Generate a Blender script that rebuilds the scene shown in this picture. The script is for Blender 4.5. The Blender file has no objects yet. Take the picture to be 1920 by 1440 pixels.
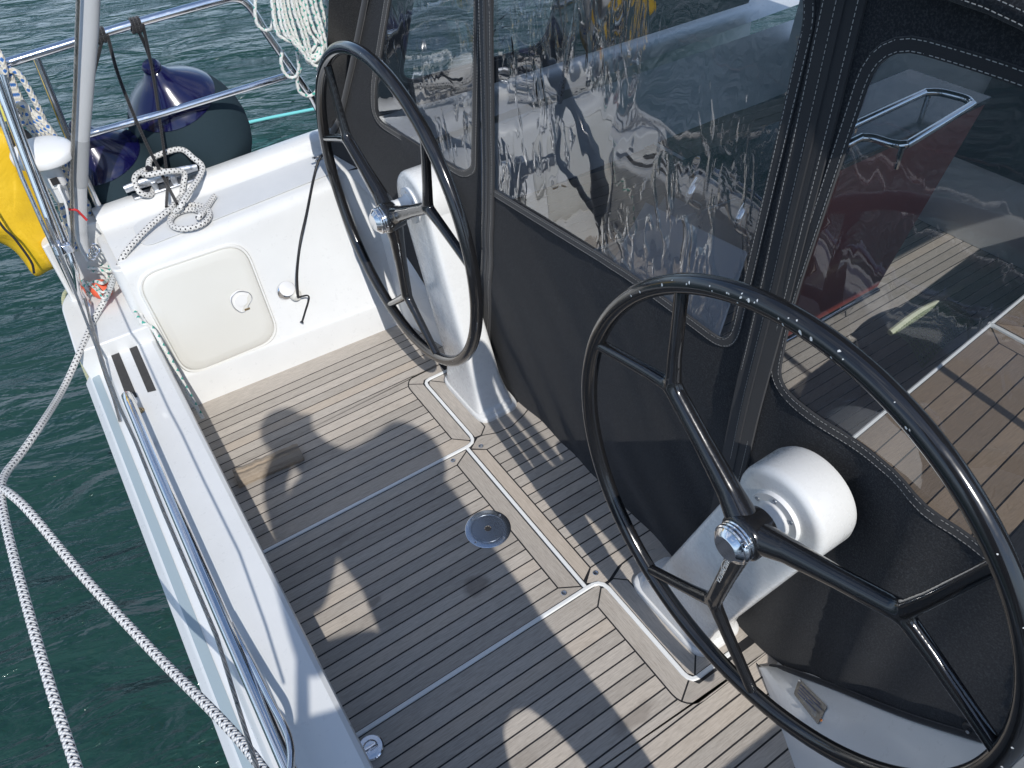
import bpy, bmesh, math, random
from mathutils import Vector, Matrix, noise
from mathutils.geometry import delaunay_2d_cdt
random.seed(7)
R = math.radians
sc = bpy.context.scene
COL = sc.collection

# ------------------------------------------------------------------ camera, world, sun
HC = 2.05                                   # camera height above the cockpit sole
FPX = 1443.0
RX = Vector((0.832177, -0.55236305, -0.04874934))
RY = Vector((0.41051712, 0.55459478, 0.72380959))
RZ = Vector((-0.37276954, -0.62235014, 0.68827551))
cam_d = bpy.data.cameras.new("Camera")
cam = bpy.data.objects.new("Camera", cam_d)
COL.objects.link(cam)
cam_d.sensor_width = 36
cam_d.lens = FPX / 1920 * 36
cam_d.clip_start = 0.02
cam_d.clip_end = 5000
m = Matrix((RX, RY, RZ)).transposed().to_4x4()
m.translation = Vector((0, 0, HC))
cam.matrix_world = m
sc.camera = cam

SUN_DIR = Vector((0.150, 1.10, -1.0)).normalized()      # the way the light travels
sun_el = math.asin(-SUN_DIR.z)
sun_rot = math.atan2(-SUN_DIR.x, -SUN_DIR.y)
w = bpy.data.worlds.new("World")
sc.world = w
w.use_nodes = True
nt = w.node_tree
bg = nt.nodes["Background"]
sky = nt.nodes.new("ShaderNodeTexSky")
sky.sky_type = 'NISHITA'
sky.sun_disc = False
sky.sun_elevation = sun_el
sky.sun_rotation = sun_rot
sky.air_density = 1.0
sky.dust_density = 0.15
sky.ozone_density = 2.5
tc = nt.nodes.new("ShaderNodeTexCoord")
mp = nt.nodes.new("ShaderNodeMapping")
mp.inputs['Scale'].default_value = (1.6, 1.6, 4.5)
nz = nt.nodes.new("ShaderNodeTexNoise")
nz.inputs['Scale'].default_value = 1.7
nz.inputs['Detail'].default_value = 9
nz.inputs['Roughness'].default_value = 0.62
cr = nt.nodes.new("ShaderNodeValToRGB")
cr.color_ramp.elements[0].position = 0.50
cr.color_ramp.elements[1].position = 0.68
mx = nt.nodes.new("ShaderNodeMix")
mx.data_type = 'RGBA'
mx.inputs[7].default_value = (6.8, 7.1, 7.6, 1)
nt.links.new(tc.outputs['Generated'], mp.inputs[0])
nt.links.new(mp.outputs[0], nz.inputs['Vector'])
nt.links.new(nz.outputs[0], cr.inputs[0])
nt.links.new(cr.outputs[0], mx.inputs[0])
nt.links.new(sky.outputs[0], mx.inputs[6])
# pale sea haze low over the horizon
sp_ = nt.nodes.new("ShaderNodeSeparateXYZ"); nt.links.new(tc.outputs['Generated'], sp_.inputs[0])
hz = nt.nodes.new("ShaderNodeValToRGB")
hz.color_ramp.elements[0].position = 0.0; hz.color_ramp.elements[0].color = (1, 1, 1, 1)
hz.color_ramp.elements[1].position = 0.32; hz.color_ramp.elements[1].color = (0, 0, 0, 1)
nt.links.new(sp_.outputs[2], hz.inputs[0])
mz = nt.nodes.new("ShaderNodeMix"); mz.data_type = 'RGBA'; mz.inputs[7].default_value = (4.2, 5.4, 7.0, 1)
nt.links.new(hz.outputs[0], mz.inputs[0]); nt.links.new(mx.outputs[2], mz.inputs[6])
nt.links.new(mz.outputs[2], bg.inputs[0])
bg.inputs[1].default_value = 0.15
sd = bpy.data.lights.new("Sun", 'SUN')
sd.energy = 3.15
sd.angle = R(0.53)
sd.color = (1.0, 0.965, 0.915)
sun = bpy.data.objects.new("Sun", sd)
COL.objects.link(sun)
sun.location = -SUN_DIR * 8 + Vector((0, 0, 2))
sun.rotation_euler = SUN_DIR.to_track_quat('-Z', 'Y').to_euler()
sc.view_settings.view_transform = 'Standard'
sc.view_settings.look = 'None'
sc.view_settings.exposure = 0.24
sc.view_settings.gamma = 1
sc.cycles.max_bounces = 10
sc.cycles.transparent_max_bounces = 16
sc.cycles.caustics_reflective = False
sc.cycles.caustics_refractive = False

# ------------------------------------------------------------------ geometry helpers
CP = Vector((0, 0, HC))
def ray(p):
    return RX * (p[0] - 960) + RY * (-(p[1] - 720)) + RZ * (-FPX)
def UP(p, P, n):
    d = ray(p); n = Vector(n)
    return CP + d * ((Vector(P) - CP).dot(n) / d.dot(n))
def UZ(p, z=0.0): return UP(p, (0, 0, z), (0, 0, 1))
def UY(p, y): return UP(p, (0, y, 0), (0, 1, 0))
def UX(p, x): return UP(p, (x, 0, 0), (1, 0, 0))
def UD(p, d): return CP + ray(p).normalized() * d
V = Vector

def spline(pts, n=8, closed=False):
    pts = [V(p) for p in pts]
    out = []
    N = len(pts)
    segs = N if closed else N - 1
    for i in range(segs):
        p1, p2 = pts[i], pts[(i + 1) % N]
        p0 = pts[i - 1] if (closed or i > 0) else p1 * 2 - p2
        p3 = pts[(i + 2) % N] if (closed or i + 2 < N) else p2 * 2 - p1
        for k in range(n):
            t = k / n
            out.append(0.5 * ((2 * p1) + (p2 - p0) * t + (2 * p0 - 5 * p1 + 4 * p2 - p3) * t * t + (3 * p1 - p0 - 3 * p2 + p3) * t ** 3))
    if not closed: out.append(pts[-1].copy())
    return out

def round_poly(pts, r, n=6):
    """2D or 3D polygon with rounded corners; r one number or one per corner"""
    pts = [V(p) for p in pts]
    N = len(pts); out = []
    for i, p in enumerate(pts):
        rr = r[i] if isinstance(r, (list, tuple)) else r
        a, b = pts[i - 1] - p, pts[(i + 1) % N] - p
        if rr <= 0: out.append(p); continue
        d = min(rr, a.length * .49, b.length * .49)
        A, B = p + a.normalized() * d, p + b.normalized() * d
        for k in range(n + 1):
            t = k / n
            out.append(A * (1 - t) ** 2 + p * 2 * t * (1 - t) + B * t * t)
    return out

class MB:
    def __init__(s):
        s.bm = bmesh.new(); s.uv = s.bm.loops.layers.uv.new("UVMap")
    def face(s, pts, mat=0, uvs=None):
        vs = [s.bm.verts.new(p) for p in pts]
        try: f = s.bm.faces.new(vs)
        except ValueError: return None
        f.material_index = mat
        if uvs:
            for l, u in zip(f.loops, uvs): l[s.uv].uv = u
        return f
    def grid(s, rows, mat=0, closed_u=False, closed_v=False, uvs=None):
        vv = [[s.bm.verts.new(p) for p in r] for r in rows]
        nr, nc = len(vv), len(vv[0])
        for i in range(nr - (0 if closed_v else 1)):
            for j in range(nc - (0 if closed_u else 1)):
                i2, j2 = (i + 1) % nr, (j + 1) % nc
                q = [vv[i][j], vv[i][j2], vv[i2][j2], vv[i2][j]]
                try: f = s.bm.faces.new(q)
                except ValueError: continue
                f.material_index = mat
                if uvs:
                    je, ie = j + 1, i + 1
                    for l, (a, b) in zip(f.loops, ((i, j), (i, je), (ie, je), (ie, j))):
                        l[s.uv].uv = uvs(a, b)
        return vv
    def tube(s, path, r, seg=10, closed=False, caps=True, mat=0, flat=1.0):
        path = [V(p) for p in path]
        N = len(path)
        rad = r if isinstance(r, (list, tuple)) else [r] * N
        tang = []
        for i in range(N):
            a = path[i - 1] if (i > 0 or closed) else path[0]
            b = path[(i + 1) % N] if (i < N - 1 or closed) else path[-1]
            t = b - a
            tang.append(t.normalized() if t.length > 1e-9 else V((0, 0, 1)))
        up = V((0, 0, 1)) if abs(tang[0].z) < .9 else V((1, 0, 0))
        nrm = (up - tang[0] * up.dot(tang[0])).normalized()
        rows, L, acc = [], [0.0], 0
        for i in range(N):
            if i:
                acc += (path[i] - path[i - 1]).length; L.append(acc)
                nrm = (nrm - tang[i] * nrm.dot(tang[i]))
                nrm = nrm.normalized() if nrm.length > 1e-6 else tang[i].orthogonal().normalized()
            bn = tang[i].cross(nrm)
            rows.append([path[i] + (nrm * math.cos(2 * math.pi * k / seg) + bn * flat * math.sin(2 * math.pi * k / seg)) * rad[i] for k in range(seg)])
        L.append(acc + ((path[0] - path[-1]).length if closed else 0))
        vv = s.grid(rows, mat, closed_u=True, closed_v=closed, uvs=lambda a, b: (L[a] if a < len(L) else L[-1], b / seg))
        if caps and not closed:
            for ring in (vv[0][::-1], vv[-1]):
                try: s.bm.faces.new(ring).material_index = mat
                except ValueError: pass
    def lathe(s, prof, o, axis, seg=32, mat=0, capped=True):
        """prof: list of (distance along axis, radius)"""
        axis = V(axis).normalized(); u = axis.orthogonal().normalized(); v = axis.cross(u); o = V(o)
        rows = [[o + axis * h + (u * math.cos(2 * math.pi * k / seg) + v * math.sin(2 * math.pi * k / seg)) * max(rr, 1e-5) for k in range(seg)] for h, rr in prof]
        vv = s.grid(rows, mat, closed_u=True, uvs=lambda a, b: (prof[min(a, len(prof) - 1)][0], b / seg))
        if capped:
            for ring in (vv[0][::-1], vv[-1]):
                try: s.bm.faces.new(ring).material_index = mat
                except ValueError: pass
    def prism(s, poly, d, mat=0, uvf=None):
        """poly: 3D points, extruded by vector d"""
        d = V(d); poly = [V(p) for p in poly]; q = [p + d for p in poly]
        n = len(poly)
        a = [s.bm.verts.new(p) for p in poly]; b = [s.bm.verts.new(p) for p in q]
        fs = [s.bm.faces.new(a[::-1]), s.bm.faces.new(b)]
        for i in range(n):
            fs.append(s.bm.faces.new((a[i], a[(i + 1) % n], b[(i + 1) % n], b[i])))
        for f in fs:
            f.material_index = mat
            if uvf:
                for l in f.loops: l[s.uv].uv = uvf(l.vert.co)
    def box(s, c, sz, M=None, mat=0):
        c = V(c); hx, hy, hz = sz[0] / 2, sz[1] / 2, sz[2] / 2
        P = [V((x * hx, y * hy, z * hz)) for z in (-1, 1) for x, y in ((-1, -1), (1, -1), (1, 1), (-1, 1))]
        if M: P = [M @ p for p in P]
        s.prism([c + p for p in P[:4]], P[4] - P[0], mat)
    def build(s, name, mats, parent=None, smooth=True, ang=38, bevel=0, seg=2, merge=0, sub=0):
        if merge: bmesh.ops.remove_doubles(s.bm, verts=s.bm.verts, dist=merge)
        bmesh.ops.recalc_face_normals(s.bm, faces=s.bm.faces)
        if smooth:
            for f in s.bm.faces: f.smooth = True
            for e in s.bm.edges:
                if len(e.link_faces) == 2 and e.calc_face_angle(0) > R(ang): e.smooth = False
        me = bpy.data.meshes.new(name)
        s.bm.to_mesh(me); s.bm.free()
        for mt in (mats if isinstance(mats, (list, tuple)) else [mats]): me.materials.append(mt)
        o = bpy.data.objects.new(name, me)
        COL.objects.link(o)
        if parent is not None:
            o.parent = parent
            o.matrix_parent_inverse = PM(parent).inverted()
        if bevel:
            b = o.modifiers.new("bevel", 'BEVEL'); b.width = bevel; b.segments = seg; b.limit_method = 'ANGLE'; b.angle_limit = R(40)
        if sub:
            b = o.modifiers.new("sub", 'SUBSURF'); b.levels = sub; b.render_levels = sub
        return o

def PM(o):
    M = Matrix.LocRotScale(o.location, o.rotation_euler, o.scale)
    return M if o.parent is None else PM(o.parent) @ o.matrix_parent_inverse @ M
def tag(o, label=None, cat=None, group=None, kind=None):
    if label: o['label'] = label
    if cat: o['category'] = cat
    if group: o['group'] = group
    if kind: o['kind'] = kind
    return o
def thing(name, loc, label, cat, group=None):
    o = bpy.data.objects.new(name, None); COL.objects.link(o)
    o.location = V(loc); o.empty_display_size = .05
    return tag(o, label, cat, group)

# ------------------------------------------------------------------ materials
def mat(name, col, rough=.5, metal=0, spec=.5, coat=0, sheen=0):
    mt = bpy.data.materials.new(name); mt.use_nodes = True
    b = mt.node_tree.nodes["Principled BSDF"]
    b.inputs['Base Color'].default_value = (*col, 1)
    b.inputs['Roughness'].default_value = rough
    b.inputs['Metallic'].default_value = metal
    b.inputs['Specular IOR Level'].default_value = spec
    b.inputs['Coat Weight'].default_value = coat
    b.inputs['Coat Roughness'].default_value = .06
    b.inputs['Sheen Weight'].default_value = sheen
    return mt
class NT:
    def __init__(s, mt): s.t = mt.node_tree; s.b = s.t.nodes.get("Principled BSDF")
    def n(s, typ, ins=None, **kw):
        x = s.t.nodes.new(typ)
        for k, v in kw.items(): setattr(x, k, v)
        for k, v in (ins or {}).items():
            if hasattr(v, 'is_linked') or isinstance(v, bpy.types.NodeSocket): s.t.links.new(v, x.inputs[k])
            else: x.inputs[k].default_value = v
        return x
    def math(s, op, a, b=0.0, c=None):
        ins = {0: a, 1: b}
        if c is not None: ins[2] = c
        return s.n('ShaderNodeMath', ins, operation=op).outputs[0]
    def l(s, a, b): s.t.links.new(a, b)
    def coord(s, kind='Object'): return s.n('ShaderNodeTexCoord').outputs[kind]
    def noise(s, vec, scale, detail=4, rough=.55, dist=0, stretch=None):
        if stretch: vec = s.n('ShaderNodeMapping', {0: vec, 'Scale': stretch}).outputs[0]
        return s.n('ShaderNodeTexNoise', {'Vector': vec, 'Scale': scale, 'Detail': detail, 'Roughness': rough, 'Distortion': dist}).outputs[0]
    def ramp(s, f, *stops):
        r = s.n('ShaderNodeValToRGB', {0: f}); e = r.color_ramp.elements
        while len(e) < len(stops): e.new(.5)
        for x, (p, c) in zip(e, stops):
            x.position = p; x.color = (*c, 1) if len(c) == 3 else c
        return r.outputs[0]
    def mix(s, f, a, b, mode='MIX'):
        x = s.n('ShaderNodeMix', data_type='RGBA', blend_type=mode)
        for k, v in ((0, f), (6, a), (7, b)):
            if isinstance(v, bpy.types.NodeSocket): s.l(v, x.inputs[k])
            else: x.inputs[k].default_value = v if k == 0 else ((*v, 1) if len(v) == 3 else v)
        return x.outputs[2]
    def bump(s, h, strength=.2, dist=.01, to=None):
        x = s.n('ShaderNodeBump', {'Height': h, 'Strength': strength, 'Distance': dist})
        s.l(x.outputs[0], (to or s.b).inputs['Normal']); return x.outputs[0]

# white gelcoat, slightly soiled
def gel(name, col=(.725, .73, .72), rough=.33):
    g = mat(name, col, rough, coat=.25); t = NT(g); co = t.coord()
    d = t.noise(co, 5, 8, .65); d2 = t.noise(co, 42, 6, .7)
    c = t.mix(t.ramp(d, (.35, (0, 0, 0)), (.8, (1, 1, 1))), col, tuple(x * .93 for x in col))
    sp = t.ramp(d2, (.69, (0, 0, 0)), (.78, (1, 1, 1)))
    c = t.mix(t.math('MULTIPLY', sp, .35), c, (.42, .40, .36))
    t.l(c, t.b.inputs['Base Color'])
    t.l(t.ramp(d2, (.3, (rough - .1,) * 3), (.8, (rough + .16,) * 3)), t.b.inputs['Roughness'])
    t.bump(t.noise(co, 5, 2), .03, .01)
    return g
M_gel = gel("gelcoat_white")
M_gelw = gel("pedestal_gelcoat", (.76, .765, .755), .28)
M_grip = mat("nonslip_deck", (.66, .68, .69), .6)
t = NT(M_grip); co = t.n('ShaderNodeMapping', {0: t.coord(), 'Rotation': (0, 0, R(45))}).outputs[0]
vo = t.n('ShaderNodeTexVoronoi', {'Vector': co, 'Scale': 160.0, 'Randomness': 0.0}).outputs[0]
t.bump(vo, .5, .0012)
dd = t.noise(t.coord(), 7, 7, .7)
t.l(t.mix(dd, (.60, .615, .625), (.73, .74, .74)), t.b.inputs['Base Color'])
M_cream = mat("hatch_plastic", (.70, .69, .62), .38)
t = NT(M_cream); d = t.noise(t.coord(), 6, 6, .6)
t.l(t.mix(d, (.70, .695, .655), (.65, .64, .59)), t.b.inputs['Base Color']); t.bump(t.noise(t.coord(), 400, 2), .06, .001)
M_cream2 = mat("hatch_rim_plastic", (.74, .735, .70), .4)

# weathered teak: u runs along the board
def teak(name, a, b):
    k = mat(name, a, .72, spec=.25); t = NT(k); uv = t.n('ShaderNodeUVMap').outputs[0]
    rnd = t.n('ShaderNodeNewGeometry').outputs['Random Per Island']
    g1 = t.noise(uv, 6, 8, .68, .4, (1, 34, 1)); g2 = t.noise(uv, 22, 8, .75, .2, (1, 22, 1)); st = t.noise(t.coord(), 4.5, 7, .7, .3)
    c = t.mix(g1, a, b)
    c = t.mix(t.math('MULTIPLY', t.ramp(g2, (.40, (1, 1, 1)), (.56, (0, 0, 0))), .62), c, tuple(x * .46 for x in a))
    g3 = t.noise(uv, 160, 3, .6, 0, (1, 9, 1))
    c = t.mix(t.math('MULTIPLY', t.ramp(g3, (.62, (0, 0, 0)), (.74, (1, 1, 1))), .45), c, tuple(min(1, x * 1.35) for x in a))
    v = t.math('MULTIPLY_ADD', rnd, .42, .78)
    c = t.mix(1.0, c, t.n('ShaderNodeCombineColor', {0: v, 1: v, 2: v}).outputs[0], 'MULTIPLY')
    c = t.mix(t.math('MULTIPLY', t.ramp(rnd, (.55, (0, 0, 0)), (1, (1, 1, 1))), .35), c, (.30, .215, .135))
    c = t.mix(t.math('MULTIPLY', t.ramp(st, (.55, (0, 0, 0)), (.8, (1, 1, 1))), .4), c, (.16, .13, .10))
    if name == "teak_weathered":            # a few old water stains on the sole
        co = t.coord()
        wob = t.n('ShaderNodeVectorMath', {0: co, 1: t.n('ShaderNodeVectorMath', {0: t.n('ShaderNodeTexNoise', {'Vector': co, 'Scale': 22.0, 'Detail': 4.0}).outputs[1], 'Scale': .05}, operation='SCALE').outputs[0]}, operation='ADD').outputs[0]
        for q, sx_, sy_, am in ((UZ((893, 1098)), .052, .042, .62), (UZ((704, 1128)), .03, .014, .5), (UZ((1190, 1345)), .09, .03, .45), (UZ((640, 1010)), .07, .02, .25)):
            dv = t.n('ShaderNodeMapping', {0: wob, 'Location': (-(q.x + .025) / sx_, -(q.y + .025) / sy_, 0), 'Scale': (1 / sx_, 1 / sy_, 0)}).outputs[0]
            ln = t.n('ShaderNodeVectorMath', {0: dv}, operation='LENGTH').outputs['Value']
            c = t.mix(t.math('MULTIPLY', t.ramp(ln, (.55, (1, 1, 1)), (1.0, (0, 0, 0))), am), c, (.15, .125, .105))
    t.l(c, t.b.inputs['Base Color'])
    t.bump(t.math('ADD', g2, g1), .35, .0018)
    return k
M_teak = teak("teak_weathered", (.60, .545, .48), (.44, .395, .345))
M_teakr = teak("teak_reddish", (.36, .27, .195), (.27, .20, .14))
M_caulk = mat("caulk_black", (.012, .012, .014), .6)
M_joint = mat("channel_gelcoat", (.78, .79, .78), .3, coat=.2)

M_black = mat("wheel_black", (.012, .012, .013), .22, coat=.5)
t = NT(M_black); d = t.noise(t.coord(), 24, 6, .7)
t.l(t.ramp(d, (.35, (.10,) * 3), (.8, (.26,) * 3)), t.b.inputs['Roughness'])
M_chip = mat("bare_chip", (.72, .72, .70), .5)
def chrome(name, rough=.09, col=(.78, .78, .79)):
    k = mat(name, col, rough, 1); t = NT(k); d = t.noise(t.coord(), 60, 5, .7)
    t.l(t.ramp(d, (.3, (rough * .6,) * 3), (.85, (rough * 2.4,) * 3)), t.b.inputs['Roughness'])
    return k
M_chrome = chrome("stainless_polished")
M_steel = chrome("stainless_brushed", .24, (.62, .63, .65))
M_alu = chrome("aluminium", .35, (.6, .62, .65))
M_disc = mat("filler_satin", (.50, .55, .62), .26, 1)
M_brass = chrome("bolt_brass", .3, (.52, .40, .24))
M_rubber = mat("rubber_black", (.018, .018, .02), .55)
M_dark = mat("dark_recess", (.02, .02, .022), .7)

# charcoal acrylic canvas
M_canvas = mat("canvas_charcoal", (.030, .031, .035), .92, spec=.15, sheen=.14)
t = NT(M_canvas); t.b.inputs['Sheen Roughness'].default_value = .5
co = t.coord(); d = t.noise(co, 3, 6, .6); f = t.noise(co, 900, 2, .5, 0, (1, 1, 1)); f2 = t.noise(co, 260, 4, .7)
c = t.mix(d, (.0105, .0118, .0148), (.019, .021, .025)); c = t.mix(t.ramp(f2, (.47, (0, 0, 0)), (.66, (1, 1, 1))), c, (.046, .048, .053))
t.l(c, t.b.inputs['Base Color']); t.bump(t.math('ADD', f, f2), .6, .0012)
M_canvas2 = mat("canvas_webbing", (.022, .023, .026), .8, spec=.2, sheen=.3)
t = NT(M_canvas2); t.bump(t.noise(t.coord(), 700, 3), .4, .001)
M_thread = mat("thread_white", (.40, .39, .37), .8)

# clear vinyl: mostly see-through, sky gloss, rippled
M_vinyl = bpy.data.materials.new("clear_vinyl"); M_vinyl.use_nodes = True
t = NT(M_vinyl); t.t.nodes.remove(t.b); out = t.t.nodes["Material Output"]
co = t.coord()
warp = t.noise(co, 3.0, 2, .45, 1.0, (1, 1.5, .5)); fine = t.noise(co, 14, 2, .4, 1.7, (1, 1.45, .46))
sx = t.n('ShaderNodeSeparateXYZ', {0: co})
aft_ = t.ramp(sx.outputs[1], (.80, (.05,) * 3), (1.0, (1, 1, 1)))
lowz = t.ramp(t.math('ABSOLUTE', t.math('SUBTRACT', sx.outputs[2], 1.12)), (.10, (1, 1, 1)), (.42, (.12,) * 3))
lowm = t.math('MULTIPLY', t.ramp(t.noise(co, 2.6, 2, .5), (.42, (0, 0, 0)), (.60, (1, 1, 1))), t.math('MULTIPLY', aft_, lowz))
hgt = t.math('MULTIPLY_ADD', t.math('MULTIPLY', t.ramp(fine, (.50, (0, 0, 0)), (.60, (.45,) * 3), (.72, (1, 1, 1))), lowm), .36, t.math('MULTIPLY', warp, .16))
bp = t.n('ShaderNodeBump', {'Height': hgt, 'Strength': .8, 'Distance': .030})
bp2 = t.n('ShaderNodeBump', {'Height': hgt, 'Strength': .25, 'Distance': .02})
bf = t.n('ShaderNodeNewGeometry').outputs['Backfacing']
fr = t.n('ShaderNodeFresnel', {'IOR': t.math('MULTIPLY_ADD', bf, 1 / 1.62 - 1.62, 1.62), 'Normal': bp.outputs[0]})
gl = t.n('ShaderNodeBsdfGlossy', {'Roughness': .015, 'Normal': bp.outputs[0]})
tr = t.n('ShaderNodeBsdfTransparent', {'Color': (.86, .88, .90, 1)})
rf = t.n('ShaderNodeBsdfRefraction', {'Color': (.9, .92, .94, 1), 'Roughness': .01, 'IOR': 1.06, 'Normal': bp2.outputs[0]})
df = t.n('ShaderNodeBsdfDiffuse', {'Color': (.56, .64, .76, 1)})
scr = t.ramp(t.noise(co, 60, 5, .75, 2.5, (1, 3, .35)), (.60, (.040,) * 3), (.75, (.12,) * 3))
a1 = t.n('ShaderNodeMixShader', {0: t.math('MULTIPLY', lowm, .45), 1: tr.outputs[0], 2: rf.outputs[0]})
a2 = t.n('ShaderNodeMixShader', {0: scr, 1: a1.outputs[0], 2: df.outputs[0]})
a3 = t.n('ShaderNodeMixShader', {0: t.n('ShaderNodeClamp', {0: t.math('MULTIPLY', fr.outputs[0], t.math('MULTIPLY_ADD', aft_, 1.4, 1.6))}).outputs[0], 1: a2.outputs[0], 2: gl.outputs[0]})
t.l(a3.outputs[0], out.inputs[0])

# braided ropes: u metres along, v round
def rope_mat(name, base, fleck, pitch, wind, duty, r=.014, fleck2=None):
    k = mat(name, base, .8, spec=.2, sheen=.2); t = NT(k); uv = t.n('ShaderNodeUVMap').outputs[0]
    s = t.n('ShaderNodeSeparateXYZ', {0: uv}); u = t.math('DIVIDE', s.outputs[0], pitch); v = t.math('MULTIPLY', s.outputs[1], wind)
    A = t.math('FRACT', t.math('ADD', u, v)); B = t.math('FRACT', t.math('SUBTRACT', u, v))
    mk = t.math('MULTIPLY', t.math('LESS_THAN', A, duty), t.math('LESS_THAN', B, duty))
    dirt = t.noise(t.coord(), 30, 4, .7)
    c = t.mix(dirt, base, tuple(x * .72 for x in base)); c = t.mix(mk, c, fleck); t.l(c, t.b.inputs['Base Color'])
    h = t.math('ADD', t.math('SINE', t.math('MULTIPLY', A, 12.566)), t.math('SINE', t.math('MULTIPLY', B, 12.566)))
    t.bump(h, .8, r * .10); return k
M_rope = rope_mat("rope_black_fleck", (.80, .79, .76), (.016, .016, .024), .0158, 3, .40, .008)
M_ropeb = rope_mat("rope_blue_fleck", (.68, .64, .55), (.05, .16, .42), .03, 2, .45, .008)
M_ropeg = rope_mat("rope_green_fleck", (.78, .78, .74), (.06, .34, .27), .034, 1, .42, .004)
M_ropey = rope_mat("rope_mossy", (.44, .44, .28), (.22, .30, .2), .02, 1, .45, .006)
M_ropeblack = rope_mat("cord_black", (.03, .03, .033), (.012, .012, .013), .012, 2, .5, .005)
M_wire = chrome("wire_strand", .38, (.42, .40, .37))
t = NT(M_wire); uv = t.n('ShaderNodeUVMap').outputs[0]; s_ = t.n('ShaderNodeSeparateXYZ', {0: uv})
t.bump(t.math('SINE', t.math('MULTIPLY_ADD', s_.outputs[0], 420.0, t.math('MULTIPLY', s_.outputs[1], 37.7))), .8, .002)
M_fender = mat("fender_cloth", (.022, .040, .050), .85, spec=.2)
t = NT(M_fender); f = t.noise(t.coord(), 300, 3); t.l(t.mix(f, (.014, .027, .036), (.026, .045, .056)), t.b.inputs['Base Color']); t.bump(f, .4, .001)
M_fcap = mat("fender_cap_blue", (.005, .005, .042), .16, coat=.4)
M_yellow = mat("sack_yellow", (.72, .42, .015), .42)
t = NT(M_yellow); d = t.noise(t.coord(), 7, 5, .6, .6); t.l(t.mix(d, (.82, .54, .03), (.70, .43, .015)), t.b.inputs['Base Color']); t.bump(d, .5, .02)
M_pvc = mat("grey_pvc", (.50, .51, .52), .45)
M_pvcd = mat("grey_tape", (.36, .37, .38), .5)
M_white = mat("white_plastic", (.80, .80, .79), .35)
M_orange = mat("float_orange", (.80, .13, .06), .45)
M_red = mat("mahogany_red", (.115, .022, .016), .35, coat=.3)
t = NT(M_red); d = t.noise(t.coord(), 5, 6, .6, .3, (1, 1, 12)); t.l(t.mix(d, (.26, .060, .046), (.18, .045, .035)), t.b.inputs['Base Color'])
M_tabtop = mat("table_top_dark", (.02, .022, .026), .25, coat=.3)
M_wood = mat("weathered_wood", (.34, .27, .20), .85)
t = NT(M_wood); d = t.noise(t.coord(), 14, 8, .7, .3, (1, 9, 9)); t.l(t.mix(d, (.52, .44, .34), (.16, .12, .09)), t.b.inputs['Base Color']); t.bump(d, .8, .006)
M_strip = mat("grip_tape_black", (.035, .035, .037), .85)
t = NT(M_strip); f = t.noise(t.coord(), 90, 6, .75); t.l(t.mix(f, (.022, .022, .024), (.075, .072, .066)), t.b.inputs['Base Color']); t.bump(f, .5, .001)
M_lime = mat("lime_plastic", (.30, .34, .20), .5)
M_skin = mat("skin", (.50, .30, .22), .55)
M_jacket = mat("navy_jacket", (.03, .04, .07), .8)
M_jeans = mat("blue_jeans", (.06, .08, .14), .85)
M_cyan = mat("rope_cyan", (.16, .55, .55), .7)
M_plate = chrome("nameplate_metal", .3, (.22, .215, .21))
M_rust = mat("rust", (.28, .10, .03), .9)
M_greyline = mat("hull_stripe_grey", (.33, .40, .43), .4)

# ------------------------------------------------------------------ water
def water():
    mt = mat("sea_water", (.006, .032, .030), .05, spec=.5)
    t = NT(mt); co = t.coord()
    t.b.inputs['IOR'].default_value = 1.33
    big = t.noise(co, .5, 3, .5)
    t.l(t.mix(big, (.010, .038, .031), (.016, .051, .043)), t.b.inputs['Base Color'])
    rot = t.n('ShaderNodeMapping', {0: co, 'Rotation': (0, 0, R(18))}).outputs[0]
    a = t.noise(rot, 1.9, 4, .5, .6, (1, 2.6, 1)); b = t.noise(rot, 8.5, 4, .55, .7, (1, 2.8, 1))
    h = t.math('MULTIPLY_ADD', b, .13, a)
    t.bump(h, 1.0, .13)
    mb = MB()
    zs = -.46
    def h_(x, y):
        return zs + .030 * noise.noise(V((x * .55 + .3 * y, y * 1.3, 3.1))) + .016 * noise.noise(V((x * 1.6, y * 3.1, 8.7)))
    xs = [-6 + .12 * i for i in range(int(14 / .12) + 1)]
    ys = [-4 + .12 * i for i in range(int(20 / .12) + 1)]
    mb.grid([[V((x, y, h_(x, y))) for x in xs] for y in ys])
    B = 2500; x0, x1, y0, y1 = xs[0], xs[-1], ys[0], ys[-1]; z = zs - .0
    for q in (((-B, -B), (B, -B), (B, y0), (-B, y0)), ((-B, y1), (B, y1), (B, B), (-B, B)), ((-B, y0), (x0, y0), (x0, y1), (-B, y1)), ((x1, y0), (B, y0), (B, y1), (x1, y1))):
        mb.face([V((p[0], p[1], z)) for p in q])
    o = mb.build("water", mt)
    o['kind'] = 'structure'
water()

# ------------------------------------------------------------------ the yacht and its cockpit
yacht = thing("sailing_yacht", (0.5, 1.3265, -.46), "white sailing yacht seen at its stern cockpit with grey weathered teak sole", "sailboat")
CL = 1.3265                                  # centreline

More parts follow.
